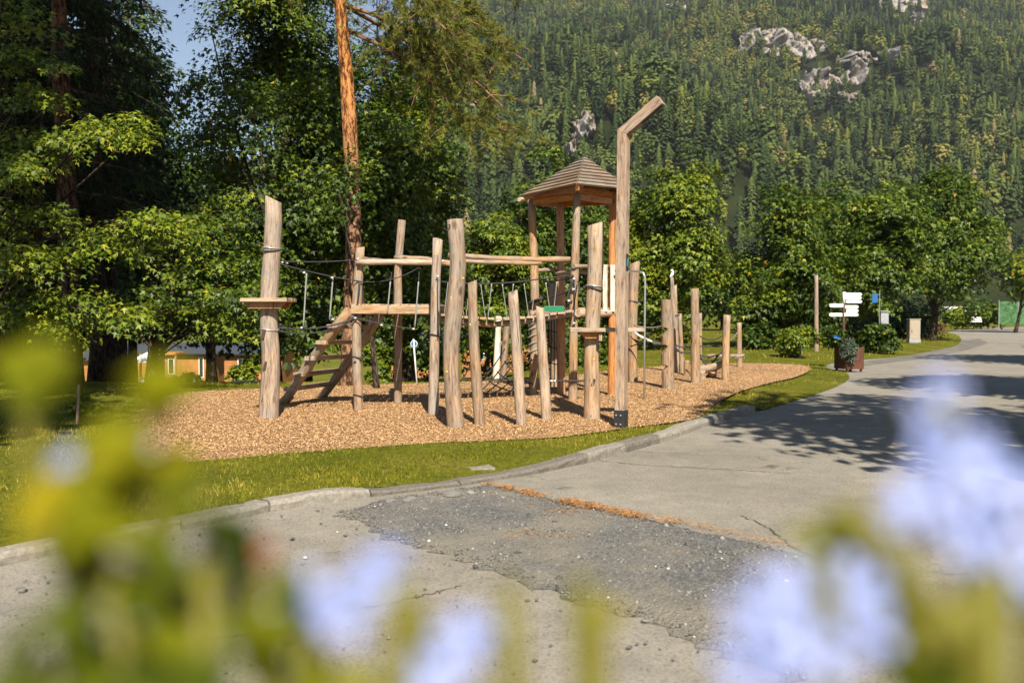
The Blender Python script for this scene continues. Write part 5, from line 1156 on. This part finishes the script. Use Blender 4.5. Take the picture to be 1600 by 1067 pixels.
n = len(cand); con = r.rand(n) < np.clip(.68 + .7 * reg, .2, .95); pick = np.where(con, r.randint(0, 4, n), r.randint(4, 7, n))
hh = np.where(con, 8 + 15 * r.rand(n), 7 + 11 * r.rand(n)); tn = np.where(con, .33, .58) + .20 * r.normal(size=n) - .25 * reg; tn = np.where(r.rand(n) < .012, .99, np.clip(tn, 0, .92))
instancer('mountain_forest', np.column_stack([cand, cz - 1]), hh, hh * r.uniform(.8, 1.25, n), r.uniform(0, 6.28, n), tn, tm, pick, M['forest'], 'mixed spruce and broadleaf forest covering the mountainside', 'forest')

# ------------------------------------------------------------------ right background
def gbox(t, name, c, size, mat, a=0, bevel=.006): m = MB(3); m.box(c, size, rotz(a)); return m.build(name, mat, t, bevel=bevel)
single('wooden_pole', [(1275.5, 549, 7.5), (1275.5, 490, 6.5), (1275.5, 430, 5.8)], 'plain tall wooden pole standing behind the clipped hedge bush', seed=111, cat='pole', mat='lamp_wood', rough=.02)
def bush(name, label, px0, px1, py0, py1, Y, n, per, ls, seed, tint=.6, group=None, zg=None, mat='leaf', yellow=.01, cr=None, cat='bush'):
    r = np.random.RandomState(seed); x0, x1 = px2x(px0, Y), px2x(px1, Y); z1 = pz(py0, Y); zb = pz(py1, Y); c = np.array([(x0 + x1) / 2, Y, (zb + z1) / 2]); rx, rz = (x1 - x0) / 2, (z1 - zb) / 2
    t = thing(name, (c[0], Y, zb), label, cat, group); lob = auto_lobes(c, (rx, rx * .9, rz), 8, r, .6, (.4, .55)); cl, out = crown_clumps(lob, n, r, seed, -.6); cl[:, 2] = np.maximum(cl[:, 2], zb + .04)
    mb = MB(seed)
    for j in r.choice(len(cl), min(14, len(cl)), replace=False): limb_mesh(mb, (c[0] + r.normal(0, .05), Y + r.normal(0, .05), zb - .05), cl[j], .018, .006, r, n=5, seg=5)
    mb.build('stems', M['bark'], t, True); pos, nor, rad, size, i = leaf_spray(cl, out, per, cr or rx * .25, ls, r, .3)
    tn = np.clip(tint + .13 * r.normal(size=len(cl))[i] + .13 * r.normal(size=len(i)), 0, .93); tn = np.where(r.rand(len(i)) < yellow, .96, tn)
    o = stamp('foliage', pos, size, nor, LEAF2, LEAF2_F, tn, M[mat], r, t, tang=rad); o['kind'] = 'stuff'; return t
bush('hedge_bush', 'bright clipped hedge bush beside the plain wooden pole', 1214, 1275, 508, 558, 31.5, 110, 40, .09, 501, .78)
pt = thing('flower_pot', G(1243, 556), 'small grey square pot with a thin cane, in front of the hedge bush', 'pot')
c = G(1243, 556); gbox(pt, 'pot', c + np.array([0, 0, .13]), (.28, .28, .26), M['pot']); gbox(pt, 'rim', c + np.array([0, 0, .275]), (.32, .32, .035), M['pot']); m = MB(2); m.tube([c + np.array([-.1, 0, .25]), c + np.array([-.1, 0, .95])], .008, 6); m.build('cane', M['larch'], pt)
# direction signs
YS = 26.6; zs = ROADZ; bx_ = px2x(1318.5, YS); sg_ = thing('direction_sign', (bx_, YS, zs), 'rusty signpost carrying stacked white direction boards', 'signpost')
m = MB(2); m.tube([(bx_, YS, zs - .1), (bx_, YS, pz(457, YS))], .035, 10); m.build('post', M['corten'], sg_, True)
m = MB(2); m.tube([(bx_, YS, pz(474, YS)), (bx_, YS, pz(457, YS) + .01)], .04, 10); m.build('sleeve', M['white'], sg_, True)
for (x0, x1, y0, y1) in ((1318, 1345, 457.6, 462.6), (1318, 1344.5, 463, 468), (1321, 1345.5, 469, 473.6), (1319, 1340, 477, 482), (1321, 1340, 483, 488), (1318, 1340, 489, 494), (1295, 1316.5, 474.5, 480), (1294.5, 1315, 489, 494.3)):
    a, b = px2x(x0, YS), px2x(x1, YS); za, zb_ = pz(y1, YS), pz(y0, YS); h = zb_ - za; right = x0 > 1310; tipx = b if right else a; rest = a if right else b; s_ = 1 if right else -1; m = MB(2); yy = YS - .055 if right else YS - .045
    ol = [(rest, za), (tipx - s_ * h * .45, za), (tipx - s_ * h * .1, za + h * .2), (tipx, za + h * .5), (tipx - s_ * h * .1, za + h * .8), (tipx - s_ * h * .45, zb_), (rest, zb_)]
    n = len(ol); m.poly([(p[0], yy, p[1]) for p in ol] + [(p[0], yy + .02, p[1]) for p in ol], [tuple(range(n)), tuple(range(2 * n - 1, n - 1, -1))] + [(i, i + n, (i + 1) % n + n, (i + 1) % n) for i in range(n)]); m.build('sign_board', M['white'], sg_)
# rusty planter with trailing silver plant
YPl = 25.5; pc_ = np.array([px2x(1327, YPl), YPl, ROADZ]); pl = thing('planter', pc_, 'square rusty steel planter below the direction signs', 'planter')
rot = rotz(.33); Wd = .52
for sx, sy, nm in ((1, 0, 0), (-1, 0, 0), (0, 1, 0), (0, -1, 0)):
    m = MB(3); off_ = rot @ np.array([sx * (Wd / 2 - .012), sy * (Wd / 2 - .012), 0]); m.box(pc_ + off_ + np.array([0, 0, .08 + .27]), (.02 if sx else Wd - .05, .02 if sy else Wd, .54), rot); m.build('side_panel', M['corten'], pl, bevel=.004)
for sx in (-1, 1):
    for sy in (-1, 1): m = MB(3); m.box(pc_ + rot @ np.array([sx * (Wd / 2 - .05), sy * (Wd / 2 - .05), 0]) + np.array([0, 0, .04]), (.05, .05, .09), rot); m.build('foot', M['corten'], pl)
m = MB(3); m.box(pc_ + np.array([0, 0, .5]), (Wd - .06, Wd - .06, .1), rot); m.build('soil', M['hole'], pl)
bush('trailing_plant', 'silvery plant trailing over the front of the rusty planter', 1316, 1341, 527, 563, YPl - .34, 60, 34, .045, 502, .6, mat='silver_plant', cr=.10, cat='plant')
bush('bedding_plant', 'leafy plant at the left end of the rusty planter', 1290, 1322, 508, 540, YPl - .05, 50, 26, .075, 503, .35, cr=.12, cat='plant')
fl = thing('blue_flowers', P(1309, 527, YPl - .3), 'small bright blue flower in the leafy plant of the planter', 'flower')
rr_ = np.random.RandomState(3)
for i in range(5):
    c = P(1307 + rr_.uniform(-3, 5), 527 + rr_.uniform(-2, 2), YPl - .32); m = MB(i)
    for a in range(5): an = a * 1.2566; m.poly([c, c + np.array([math.cos(an - .45) * .03, -.012, math.sin(an - .45) * .03]), c + np.array([math.cos(an) * .042, -.006, math.sin(an) * .042]), c + np.array([math.cos(an + .45) * .03, -.012, math.sin(an + .45) * .03])], [(0, 1, 2, 3)])
    m.build('flower', M['blue'], fl)
# cabinet, white box, blue board, second planter
cb = thing('utility_cabinet', G(1427, 534), 'beige utility cabinet on the grass under the large maple', 'cabinet'); c = G(1427, 534)
gbox(cb, 'body', c + np.array([0, 0, .52]), (.52, .3, 1.0), M['grey_metal'], .12, .012); gbox(cb, 'plinth', c + np.array([0, 0, .03]), (.56, .34, .16), M['pot'], .12); gbox(cb, 'cap', c + np.array([0, 0, 1.04]), (.56, .34, .04), M['grey_metal'], .12); gbox(cb, 'door', c + np.array([.02, -.155, .55]), (.44, .012, .82), M['grey_metal'], .12, .004); gbox(cb, 'lock', c + np.array([-.15, -.175, .48]), (.03, .03, .12), M['darksteel'], .12)
wb_ = thing('meter_box', P(1381, 508, 41), 'narrow white meter box behind the direction signs', 'meter box'); c = P(1381, 507, 41); gbox(wb_, 'body', c + np.array([0, 0, .26]), (.32, .2, .48), M['pot']); gbox(wb_, 'lid', c + np.array([0, -.02, .54]), (.36, .26, .04), M['pot']); gbox(wb_, 'leg', c + np.array([0, 0, -.35]), (.08, .08, .72), M['grey_metal'])
M['shade_dimmed_blue'] = plain('shade_dimmed_blue', (0.006, 0.085, 0.26), .6)  # blue darkened so the sunlit cloth looks shaded
bb_ = thing('blue_banner', P(1367, 474, 38) - np.array([0, 0, .9]), 'blue banner with shade painted into its cloth behind the direction signs', 'banner'); c = P(1367, 466, 38); gbox(bb_, 'cloth', c, (.22, .02, .36), M['shade_dimmed_blue']); m = MB(2); m.tube([c + np.array([.19, .03, -1.4]), c + np.array([.19, .03, .3])], .02, 8); m.build('pole', M['steel'], bb_)
YP2 = 62; c = np.array([px2x(1465, YP2), YP2, -.1]); p2 = thing('planter', c, 'smaller rusty planter at the far bend of the road', 'planter'); gbox(p2, 'box', c + np.array([0, 0, .42]), (.62, .6, .6), M['corten'], .3)
for sx in (-.22, .22): gbox(p2, 'foot', c + np.array([sx, -.2, .06]), (.06, .06, .13), M['corten'])
bush('planter_shrub', 'green shrub growing in the smaller rusty planter', 1456, 1476, 470, 498, YP2, 40, 24, .12, 504, .6, cat='plant')
c = np.array([px2x(1444, 60.), 60., -.1]); p3 = thing('planter', c, 'rusty planter half hidden behind the large maple trunk', 'planter'); gbox(p3, 'box', c + np.array([0, 0, .42]), (.45, .5, .6), M['corten'], .1); gbox(p3, 'foot', c + np.array([0, 0, .06]), (.3, .3, .13), M['corten'])
bush('hedge_bush', 'bright low hedge at the far bend beside the green screen', 1474, 1520, 478, 510, 74, 90, 34, .2, 505, .72)
bush('hedge_bush', 'long dark hedge behind the green screen', 1505, 1570, 468, 508, 82, 120, 34, .22, 506, .5)
cv_ = thing('caravan', P(1492, 490, 92) - np.array([0, 0, .3]), 'white caravan roof showing over the far hedge', 'caravan'); c = P(1492, 486, 92); gbox(cv_, 'body', c + np.array([0, 0, -.2]), (2.0, 1.8, 1.2), M['white'], 0, .15); gbox(cv_, 'window', c + np.array([0, -.91, .0]), (1.0, .02, .3), M['darksteel'])
for sx in (-.6, .6): m = MB(3); m.tube([c + np.array([sx, -.92, -.82]), c + np.array([sx, -.75, -.82])], .28, 12); m.build('wheel', M['darksteel'], cv_)
gs = thing('green_screen', G(1560, 508), 'printed green privacy screen fence at the right edge', 'fence'); Yg_ = 80.0
M['screen'] = plain('green_leaf_print', (0.035, 0.11, 0.03), .7, 0, .85, 5)
for i in range(4):
    x0 = px2x(1561 + i * 30, Yg_); x1 = px2x(1590 + i * 30, Yg_); gbox(gs, 'screen_panel', np.array([(x0 + x1) / 2, Yg_, (pz(471, Yg_) + pz(507, Yg_)) / 2]), (x1 - x0, .03, pz(471, Yg_) - pz(507, Yg_)), M['screen']); m = MB(2); m.tube([(x0 - .02, Yg_, -.2), (x0 - .02, Yg_, pz(469, Yg_))], .04, 8); m.build('post', M['steel'], gs)
for i in range(4): gbox(gs, 'white_slat', P(1522 + i * .5, 496 + i * 2.2, 78.), (1.1, .03, .06), M['white'])
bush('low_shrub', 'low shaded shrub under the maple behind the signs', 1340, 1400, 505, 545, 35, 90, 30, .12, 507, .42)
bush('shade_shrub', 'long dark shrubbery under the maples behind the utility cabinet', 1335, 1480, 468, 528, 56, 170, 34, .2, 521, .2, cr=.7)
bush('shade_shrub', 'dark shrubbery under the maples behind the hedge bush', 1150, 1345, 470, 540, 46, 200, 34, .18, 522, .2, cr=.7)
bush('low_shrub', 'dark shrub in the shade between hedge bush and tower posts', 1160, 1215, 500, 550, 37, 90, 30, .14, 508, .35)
bush('low_shrub', 'shrub under the rounded maple behind the tower', 850, 960, 540, 590, 27, 90, 30, .11, 509, .5)
bush('low_shrub', 'green shrub behind the pine trunk and the ladder', 570, 612, 530, 600, 23, 90, 34, .09, 510, .66)
bush('low_shrub', 'light shrub beside the round blue sign', 655, 700, 535, 600, 26, 80, 30, .1, 511, .6)
bush('low_shrub', 'bright shrub behind the table tennis table', 355, 412, 560, 600, 60, 80, 32, .2, 512, .72)
bush('low_shrub', 'dark rounded shrub by the park bench', 266, 322, 582, 614, 58, 80, 30, .2, 513, .28)
bush('low_shrub', 'shaded shrub at the foot of the dark trunks', 20, 110, 540, 640, 19, 90, 34, .1, 514, .4)
bush('sapling', 'young sapling beside a short stake at the left', 95, 152, 612, 668, 13.8, 22, 24, .06, 515, .75, cat='sapling')
sk = thing('stake', G(121, 662), 'thin wooden stake beside the young sapling', 'stake'); m = MB(2); m.tube([G(120, 662) - np.array([0, 0, .1]), P(123, 601, baseY(120, 662))], .018, 7, .05); m.build('stick', M['robinia'], sk)

# ------------------------------------------------------------------ campsite below, on the left
def mat_clad():
    m, nt, b = newmat('larch_cladding'); v = coords(nt); w = N(nt, 'ShaderNodeTexWave', wave_type='BANDS', bands_direction='Z'); w.inputs['Scale'].default_value = 2.4; w.inputs['Distortion'].default_value = 0.3; L(nt, v, w.inputs['Vector'])
    c = ramp(nt, [(0.02, (0.10, 0.035, 0.01)), (0.16, (0.42, 0.165, 0.045)), (1, (0.50, 0.21, 0.06))], w.outputs['Fac']); f = noise(nt, v, 2.5); c2 = ramp(nt, [(.3, (.7,) * 3), (.7, (1.1,) * 3)], f)
    L(nt, mix(nt, 1, c.outputs[0], c2.outputs[0], 'MULTIPLY'), b.inputs['Base Color']); b.inputs['Roughness'].default_value = .7; return m
M['cladding'] = mat_clad(); M['roof_dark'] = plain('slate_grey_roof', (0.03, 0.038, 0.05), .85); M['glass'] = plain('dark_window_glass', (0.02, 0.025, 0.03), .12)
def cabin(label, px0, px1, py_ridge, py_eave, py_base, Y, deep, wins, seed):
    x0, x1 = px2x(px0, Y), px2x(px1, Y); zr, ze, zb = pz(py_ridge, Y + deep / 2), pz(py_eave, Y), pz(py_base, Y); cx = (x0 + x1) / 2; t = thing('timber_cabin', (cx, Y + deep / 2, zb), label, 'cabin', 'larch-clad cabins below the playground')
    ex = .35; m = MB(seed); m.poly([(x0, Y, zb), (x1, Y, zb), (x1, Y + deep, zb), (x0, Y + deep, zb), (x0, Y, ze), (x1, Y, ze), (x1, Y + deep, ze), (x0, Y + deep, ze), (x0, Y + deep / 2, zr - .05), (x1, Y + deep / 2, zr - .05)], [(0, 1, 5, 4), (2, 3, 7, 6), (1, 2, 6, 9, 5), (3, 0, 4, 8, 7)]); m.build('wall', M['cladding'], t)
    for s_ in (-1, 1):
        ya = Y + deep / 2 + s_ * (deep / 2 + .5); zl = ze - .5 * (zr - ze) / (deep / 2); m = MB(seed); up = .1
        q = [(x0 - ex, ya, zl), (x1 + ex, ya, zl), (x1 + ex, Y + deep / 2, zr), (x0 - ex, Y + deep / 2, zr)]; m.poly(q + [(a, b, c + up) for a, b, c in q], [(3, 2, 1, 0), (4, 5, 6, 7), (0, 1, 5, 4), (1, 2, 6, 5), (2, 3, 7, 6), (3, 0, 4, 7)]); m.build('roof', M['roof_dark'], t)
    for (q0, q1, w0, w1) in wins:
        a, b = px2x(q0, Y), px2x(q1, Y); c = np.array([(a + b) / 2, Y - .03, (pz(w0, Y) + pz(w1, Y)) / 2]); hh = pz(w0, Y) - pz(w1, Y); w_ = gbox(t, 'window', c, (b - a, .05, hh), M['white'], 0, .01); gbox(w_, 'pane', c - np.array([0, .03, 0]), (b - a - .14, .02, hh - .14), M['glass'], 0, 0)
    return t
cabin('larch cabin behind the parasol terrace', 200, 335, 537, 551, 606, 82, 6, ((262, 272, 560, 585), (310, 318, 558, 590)), 1)
cabin('larch cabin with slate roof behind the table tennis table', 350, 440, 538, 552, 606, 78, 6, ((371, 380, 560, 580),), 2)
cabin('larch cabin seen beneath the log bridge', 722, 828, 506, 526, 590, 72, 6, ((745, 757, 540, 562),), 3)
cabin('larch cabin behind the round blue sign', 600, 690, 520, 542, 590, 84, 6, ((650, 662, 552, 575),), 4)
cabin('larch cabin deep among the dark trunks', 130, 190, 540, 560, 610, 90, 6, ((160, 166, 566, 590),), 5)
um = thing('parasol', (px2x(232, 74), 74, pz(604, 74)), 'pale square parasol over the terrace on the left', 'parasol'); Yu = 74; cxu = px2x(232, Yu); m = MB(3); n = 8
zt_, zl_ = pz(549, Yu), pz(561.5, Yu); R_ = 26 * Yu / F; rim = [(cxu + R_ * math.cos(a), Yu + R_ * math.sin(a), zl_) for a in np.linspace(0, 2 * math.pi, n, endpoint=False)]
m.poly([(cxu, Yu, zt_)] + rim + [(a, b, c - .18) for a, b, c in rim], [(0, 1 + i, 1 + (i + 1) % n) for i in range(n)] + [(1 + i, 1 + n + i, 1 + n + (i + 1) % n, 1 + (i + 1) % n) for i in range(n)]); m.build('canopy', M['white'], um)
m = MB(3); m.tube([(cxu, Yu, pz(604, Yu)), (cxu, Yu, zt_ - .1)], .04, 8); m.build('pole', M['darksteel'], um); gbox(um, 'base', np.array([cxu, Yu, pz(604, Yu) + .05]), (.7, .7, .1), M['pot'])
pg = thing('pergola', (px2x(258, 76), 76, pz(606, 76)), 'timber pergola with pale roof boards beside the parasol', 'pergola'); Yq = 76
gbox(pg, 'roof_board', np.array([px2x(258, Yq), Yq, pz(552, Yq)]), (46 * Yq / F, 2.2, .16), M['larch'])
for q in (214, 226, 246, 260, 280): m = MB(3); m.box(np.array([px2x(q, Yq), Yq - .9, (pz(552, Yq) + pz(606, Yq)) / 2]), (.14, .14, pz(552, Yq) - pz(606, Yq))); m.build('pergola_post', M['larch'], pg)
tw_ = thing('terrace_wall', (px2x(245, 72), 72, pz(612, 72)), 'low white terrace wall in front of the pergola', 'wall'); gbox(tw_, 'wall', np.array([px2x(246, 72), 72, pz(600, 72)]), (52 * 72 / F, .3, 17 * 72 / F), M['white']); gbox(tw_, 'coping', np.array([px2x(246, 72), 72, pz(591, 72)]), (54 * 72 / F, .4, .08), M['grey_metal'])
bn = thing('park_bench', (px2x(253, 66), 66, pz(616, 66)), 'dark wooden park bench below the terrace wall', 'bench'); Yb_ = 66
for i in range(3): gbox(bn, 'seat_slat', np.array([px2x(253, Yb_), Yb_ - .15 + i * .15, pz(605, Yb_)]), (32 * Yb_ / F, .12, .04), M['shingle'])
for i in range(3): gbox(bn, 'back_slat', np.array([px2x(253, Yb_), Yb_ + .3, pz(602 - i * 3.4, Yb_)]), (32 * Yb_ / F, .04, .11), M['shingle'])
for q in (241, 265): gbox(bn, 'leg', np.array([px2x(q, Yb_), Yb_, pz(611, Yb_)]), (.08, .45, 12 * Yb_ / F), M['darksteel'])
tt_ = thing('tennis_table', (px2x(384, 55), 55, pz(617, 55)), 'green outdoor table tennis table right of the dark rounded shrub', 'table tennis table'); Yt_ = 55
gbox(tt_, 'table_top', np.array([px2x(384, Yt_), Yt_, pz(597, Yt_)]), (50 * Yt_ / F, 1.5, .06), M['green'], .1)
for q in (368, 399): gbox(tt_, 'leg', np.array([px2x(q, Yt_), Yt_, pz(607, Yt_)]), (.12, .8, 18 * Yt_ / F), M['darksteel'], .1)
lp = thing('path_lamp', (px2x(185, 60), 60, pz(606, 60)), 'slim grey path lamp with a slanted head on the left', 'street lamp'); m = MB(3); m.tube([(px2x(185, 60), 60, pz(608, 60)), (px2x(185, 60), 60, pz(545, 60)), (px2x(193, 60), 60, pz(540, 60))], .06, 8); m.build('pole', M['steel'], lp)
# round blue sign
Yr = G(652, 599)[1]; rs_ = thing('round_sign', G(652, 599), 'round blue sign with a white figure on a leaning white post', 'road sign'); m = MB(3); m.tube([G(652, 599) - np.array([0, 0, .1]), P(647, 545, Yr), P(646, 530, Yr)], .017, 8); m.build('post', M['white'], rs_, True)
c = P(647, 537, Yr); kk = Yr / F
def disc(name, c, r_, th, mat, par): m = MB(2); m.tube([c + np.array([0, th, 0]), c], r_, 24); return m.build(name, mat, par)
rim_ = disc('rim', c + np.array([0, -.022, 0]), 8.6 * kk * .62, .012, M['white'], rs_); disc('face', c + np.array([0, -.026, 0]), 7.4 * kk * .62, .006, M['blue'], rs_)
m = MB(2); m.box(c + np.array([0, -.029, -.005]), (.022, .004, .07)); m.box(c + np.array([0, -.029, -.035]), (.034, .0035, .03)); m.tube([c + np.array([0, -.027, .043]), c + np.array([0, -.031, .043])], .012, 10); m.build('pictogram', M['white'], rs_)
# ------------------------------------------------------------------ flowering shrubs right in front of the camera
def petal_mat(name, stops, tr=.35): return mat_tint(name, stops, .7, tr, .08)
M['young_leaf'] = petal_mat('shrub_leaf', [(0, (0.012, 0.024, 0.002)), (.4, (0.055, 0.075, 0.003)), (.75, (0.16, 0.165, 0.003)), (.93, (0.26, 0.21, 0.006)), (1, (0.28, 0.09, 0.035))], .35)
M['petal'] = petal_mat('pale_blue_petal', [(0, (0.22, 0.275, 0.56)), (1, (0.37, 0.42, 0.70))], .25)
M['stem'] = plain('green_stem', (0.13, 0.12, 0.006), .6)
LEAFV = [(0, 0, 0), (.25, -.2, .05), (.6, -.26, .04), (1, 0, -.12), (.6, .26, .04), (.25, .2, .05), (.3, 0, 0), (.65, 0, -.02)]
LEAFF = [(0, 1, 6), (1, 2, 7, 6), (2, 3, 7), (3, 4, 7), (4, 5, 6, 7), (5, 0, 6)]
PETV = [(0, 0, 0), (.35, -.16, .03), (.85, -.36, 0), (1.05, 0, -.05), (.85, .36, 0), (.35, .16, .03)]
PETF = [(0, 1, 5), (1, 2, 4, 5), (2, 3, 4)]
def frame(n, t):
    n = n / np.linalg.norm(n); t = t - n * n.dot(t); t /= np.linalg.norm(t); return np.stack([t, np.cross(n, t), n], 1)
def bit(name, tv, tf, p, size, n, t, tint, mat, par): R = frame(np.array(n, float), np.array(t, float)); v = np.array(tv) @ R.T * size + np.array(p); return mk(name, v, tf, mat, par, True, {'tint': np.full(len(v), tint)})
rf = np.random.RandomState(9)
def shrub(label, basex, basey, leaves, flowers, stems, seed):
    r = np.random.RandomState(seed); t = thing('flowering_shrub', (basex, basey, ROADZ), label, 'shrub', 'flowering shrubs in front of the camera')
    base = np.array([basex, basey, ROADZ])
    for (pts, d, rad) in stems:
        q = [P(px, py, d) for px, py in pts]; low = q[0].copy(); s0 = base + r.normal(0, .04, 3) * np.array([1, .6, 0]); mid = (s0 * .4 + low * .6); mid[1] = (s0[1] + low[1]) / 2
        m = MB(seed); m.tube(curve([s0, mid] + q, 16), list(np.linspace(.006, rad, 16)), 7, 0); m.build('stem', M['stem'], t, True)
        for j in range(7):          # leaves further down the stem
            w = s0 + (low - s0) * r.uniform(.25, .9); a = r.uniform(0, 6.28); bit('leaf', LEAFV, LEAFF, w, r.uniform(.025, .045), (0, -.3, 1), (math.cos(a), math.sin(a), .1), r.uniform(.3, .7), M['young_leaf'], t)
    for (px, py, d, sz, tint, ang) in leaves:
        a = math.radians(ang); dirv = np.array([math.cos(a), r.uniform(-.3, .3), math.sin(a)]); p = P(px, py, d) - dirv * sz * .5
        bit('leaf', LEAFV, LEAFF, p, sz, np.array([r.uniform(-.3, .3), -.8, .6]) + r.normal(0, .15, 3), dirv, tint, M['young_leaf'], t)
    for (px, py, d, sz) in flowers:
        c = P(px, py, d); n = np.array([r.uniform(-.4, .4), -.85, .45 + r.uniform(-.2, .3)]); n /= np.linalg.norm(n); tt = np.cross(n, [0.3, 0, 1]); tt /= np.linalg.norm(tt); bb = np.cross(n, tt)
        fl_ = MB(3); fl_.tube([c - n * .022, c - n * .002], [.0012, .0018], 6); f_ = fl_.build('flower', M['stem'], t)
        for k in range(5):
            an = k * 1.2566 + px; dv = tt * math.cos(an) + bb * math.sin(an); bit('petal', PETV, PETF, c, sz * .72 / 2, n + dv * .1, dv, r.rand(), M['petal'], f_)
    return t
LV = []
def cloud(cx, cy, rx, ry, n, d, sz, tint):
    for i in range(n):
        a = rf.uniform(0, 6.28); q = math.sqrt(rf.rand()); LV.append((cx + rx * q * math.cos(a), cy + ry * q * math.sin(a), d + rf.uniform(-.02, .03), sz * .85 * rf.uniform(.7, 1.2), np.clip(tint + rf.normal(0, .08), 0, .95), rf.uniform(0, 360)))
cloud(40, 600, 60, 55, 6, .30, .026, .60); cloud(150, 770, 70, 65, 7, .29, .028, .72); cloud(215, 690, 60, 65, 7, .29, .027, .78); cloud(255, 640, 40, 35, 3, .30, .024, .72); cloud(120, 790, 50, 50, 3, .30, .025, .7)
cloud(300, 760, 50, 40, 3, .31, .022, .62); cloud(345, 850, 50, 32, 7, .30, .022, .06); cloud(235, 890, 70, 35, 5, .30, .024, .45); cloud(140, 890, 45, 40, 3, .30, .022, .55)
cloud(150, 985, 80, 50, 6, .29, .026, .30); cloud(260, 1000, 60, 60, 6, .29, .026, .66); cloud(330, 960, 40, 30, 3, .30, .022, .6); cloud(60, 1010, 50, 50, 3, .29, .024, .42); cloud(400, 1010, 50, 50, 4, .29, .024, .58)
cloud(430, 930, 35, 28, 3, .29, .020, .2); cloud(260, 1070, 110, 40, 7, .28, .026, .3); cloud(90, 1080, 90, 45, 5, .28, .028, .45); cloud(520, 1050, 50, 30, 3, .29, .022, .7); cloud(600, 1075, 30, 20, 2, .29, .02, .75)
LV += [(390, 868, .30, .016, 1.0, 80), (440, 990, .30, .014, .99, 30), (250, 815, .30, .02, .90, 70)]
FL1 = [(95, 720, .31, .016), (228, 695, .31, .010), (480, 930, .28, .024), (540, 960, .28, .024), (590, 895, .28, .022), (455, 955, .28, .018), (610, 870, .29, .014), (560, 925, .28, .02)]
shrub('yellow-green leafy shrub with pale flowers, out of focus at the left', -.16, .42, LV, FL1,
      [([(330, 1150), (290, 950), (240, 800), (200, 640)], .295, .0020), ([(200, 1150), (130, 950), (60, 780), (40, 600)], .30, .002), ([(430, 1150), (380, 980), (350, 850), (300, 760)], .30, .002), ([(480, 1150), (450, 1000), (440, 900), (560, 920)], .29, .0018)], 21)
LV2 = [(1345, 850, .27, .030, .70, 115), (1385, 900, .27, .030, .55, 120), (1430, 960, .27, .034, .50, 118), (1470, 1010, .27, .03, .35, 125), (1440, 1050, .27, .03, .42, 100), (1320, 815, .28, .022, .72, 60), (1560, 950, .29, .026, .25, 20), (1590, 935, .29, .024, .3, 10), (1500, 1060, .27, .03, .4, 60), (925, 1020, .29, .022, .86, 90), (922, 960, .29, .018, .84, 92), (930, 1070, .29, .02, .82, 88), (740, 1075, .29, .018, .8, 70), (810, 1070, .29, .016, .8, 95)]
FL2 = [(720, 1000, .28, .024), (690, 1040, .28, .026), (740, 985, .28, .018), (660, 1065, .28, .022),
       (1230, 930, .26, .028), (1180, 960, .26, .026), (1290, 950, .26, .030), (1340, 930, .26, .026), (1210, 1010, .26, .026), (1170, 1040, .26, .026), (1290, 1010, .26, .028), (1360, 980, .27, .024), (1235, 985, .26, .028), (1310, 900, .27, .022),
       (1480, 720, .27, .028), (1540, 760, .27, .030), (1580, 820, .27, .028), (1440, 770, .27, .024), (1500, 800, .27, .028), (1560, 880, .27, .026), (1460, 650, .28, .022), (1480, 610, .28, .020), (1410, 800, .27, .018), (1600, 760, .27, .028), (1530, 840, .27, .028), (1590, 900, .27, .022), (1540, 700, .28, .02)]
shrub('pale blue plumbago-like flower clusters, out of focus at the right', .13, .40, LV2, FL2,
      [([(1560, 1150), (1480, 1010), (1400, 880), (1320, 790)], .272, .0036), ([(1620, 1150), (1600, 960), (1560, 850), (1500, 720), (1470, 620)], .28, .0024), ([(1300, 1150), (1270, 1030), (1240, 930)], .265, .002), ([(925, 1150), (925, 1040), (922, 940)], .29, .0026), ([(640, 1150), (690, 1050), (720, 990)], .285, .0016), ([(810, 1150), (812, 1070)], .29, .0022), ([(1520, 1160), (1440, 1030), (1350, 900)], .275, .003)], 22)
# ------------------------------------------------------------------ thin summer haze over the whole valley
hz = bpy.data.materials.new('haze'); hz.use_nodes = True; hn = hz.node_tree; hn.nodes.remove(hn.nodes['Principled BSDF'])
pv = hn.nodes.new('ShaderNodeVolumePrincipled'); pv.inputs['Color'].default_value = (0.80, 0.88, 1.0, 1); pv.inputs['Density'].default_value = HAZE_D; pv.inputs['Anisotropy'].default_value = 0.0
hn.links.new(pv.outputs[0], hn.nodes['Material Output'].inputs['Volume'])
m = MB(1); m.box((-400, 1850, 497), (5200, 3900, 1006)); o = m.build('haze', hz, origin=(0, 0, -6)); tag(o, 'thin blue haze lying over the valley', 'haze', kind='stuff')
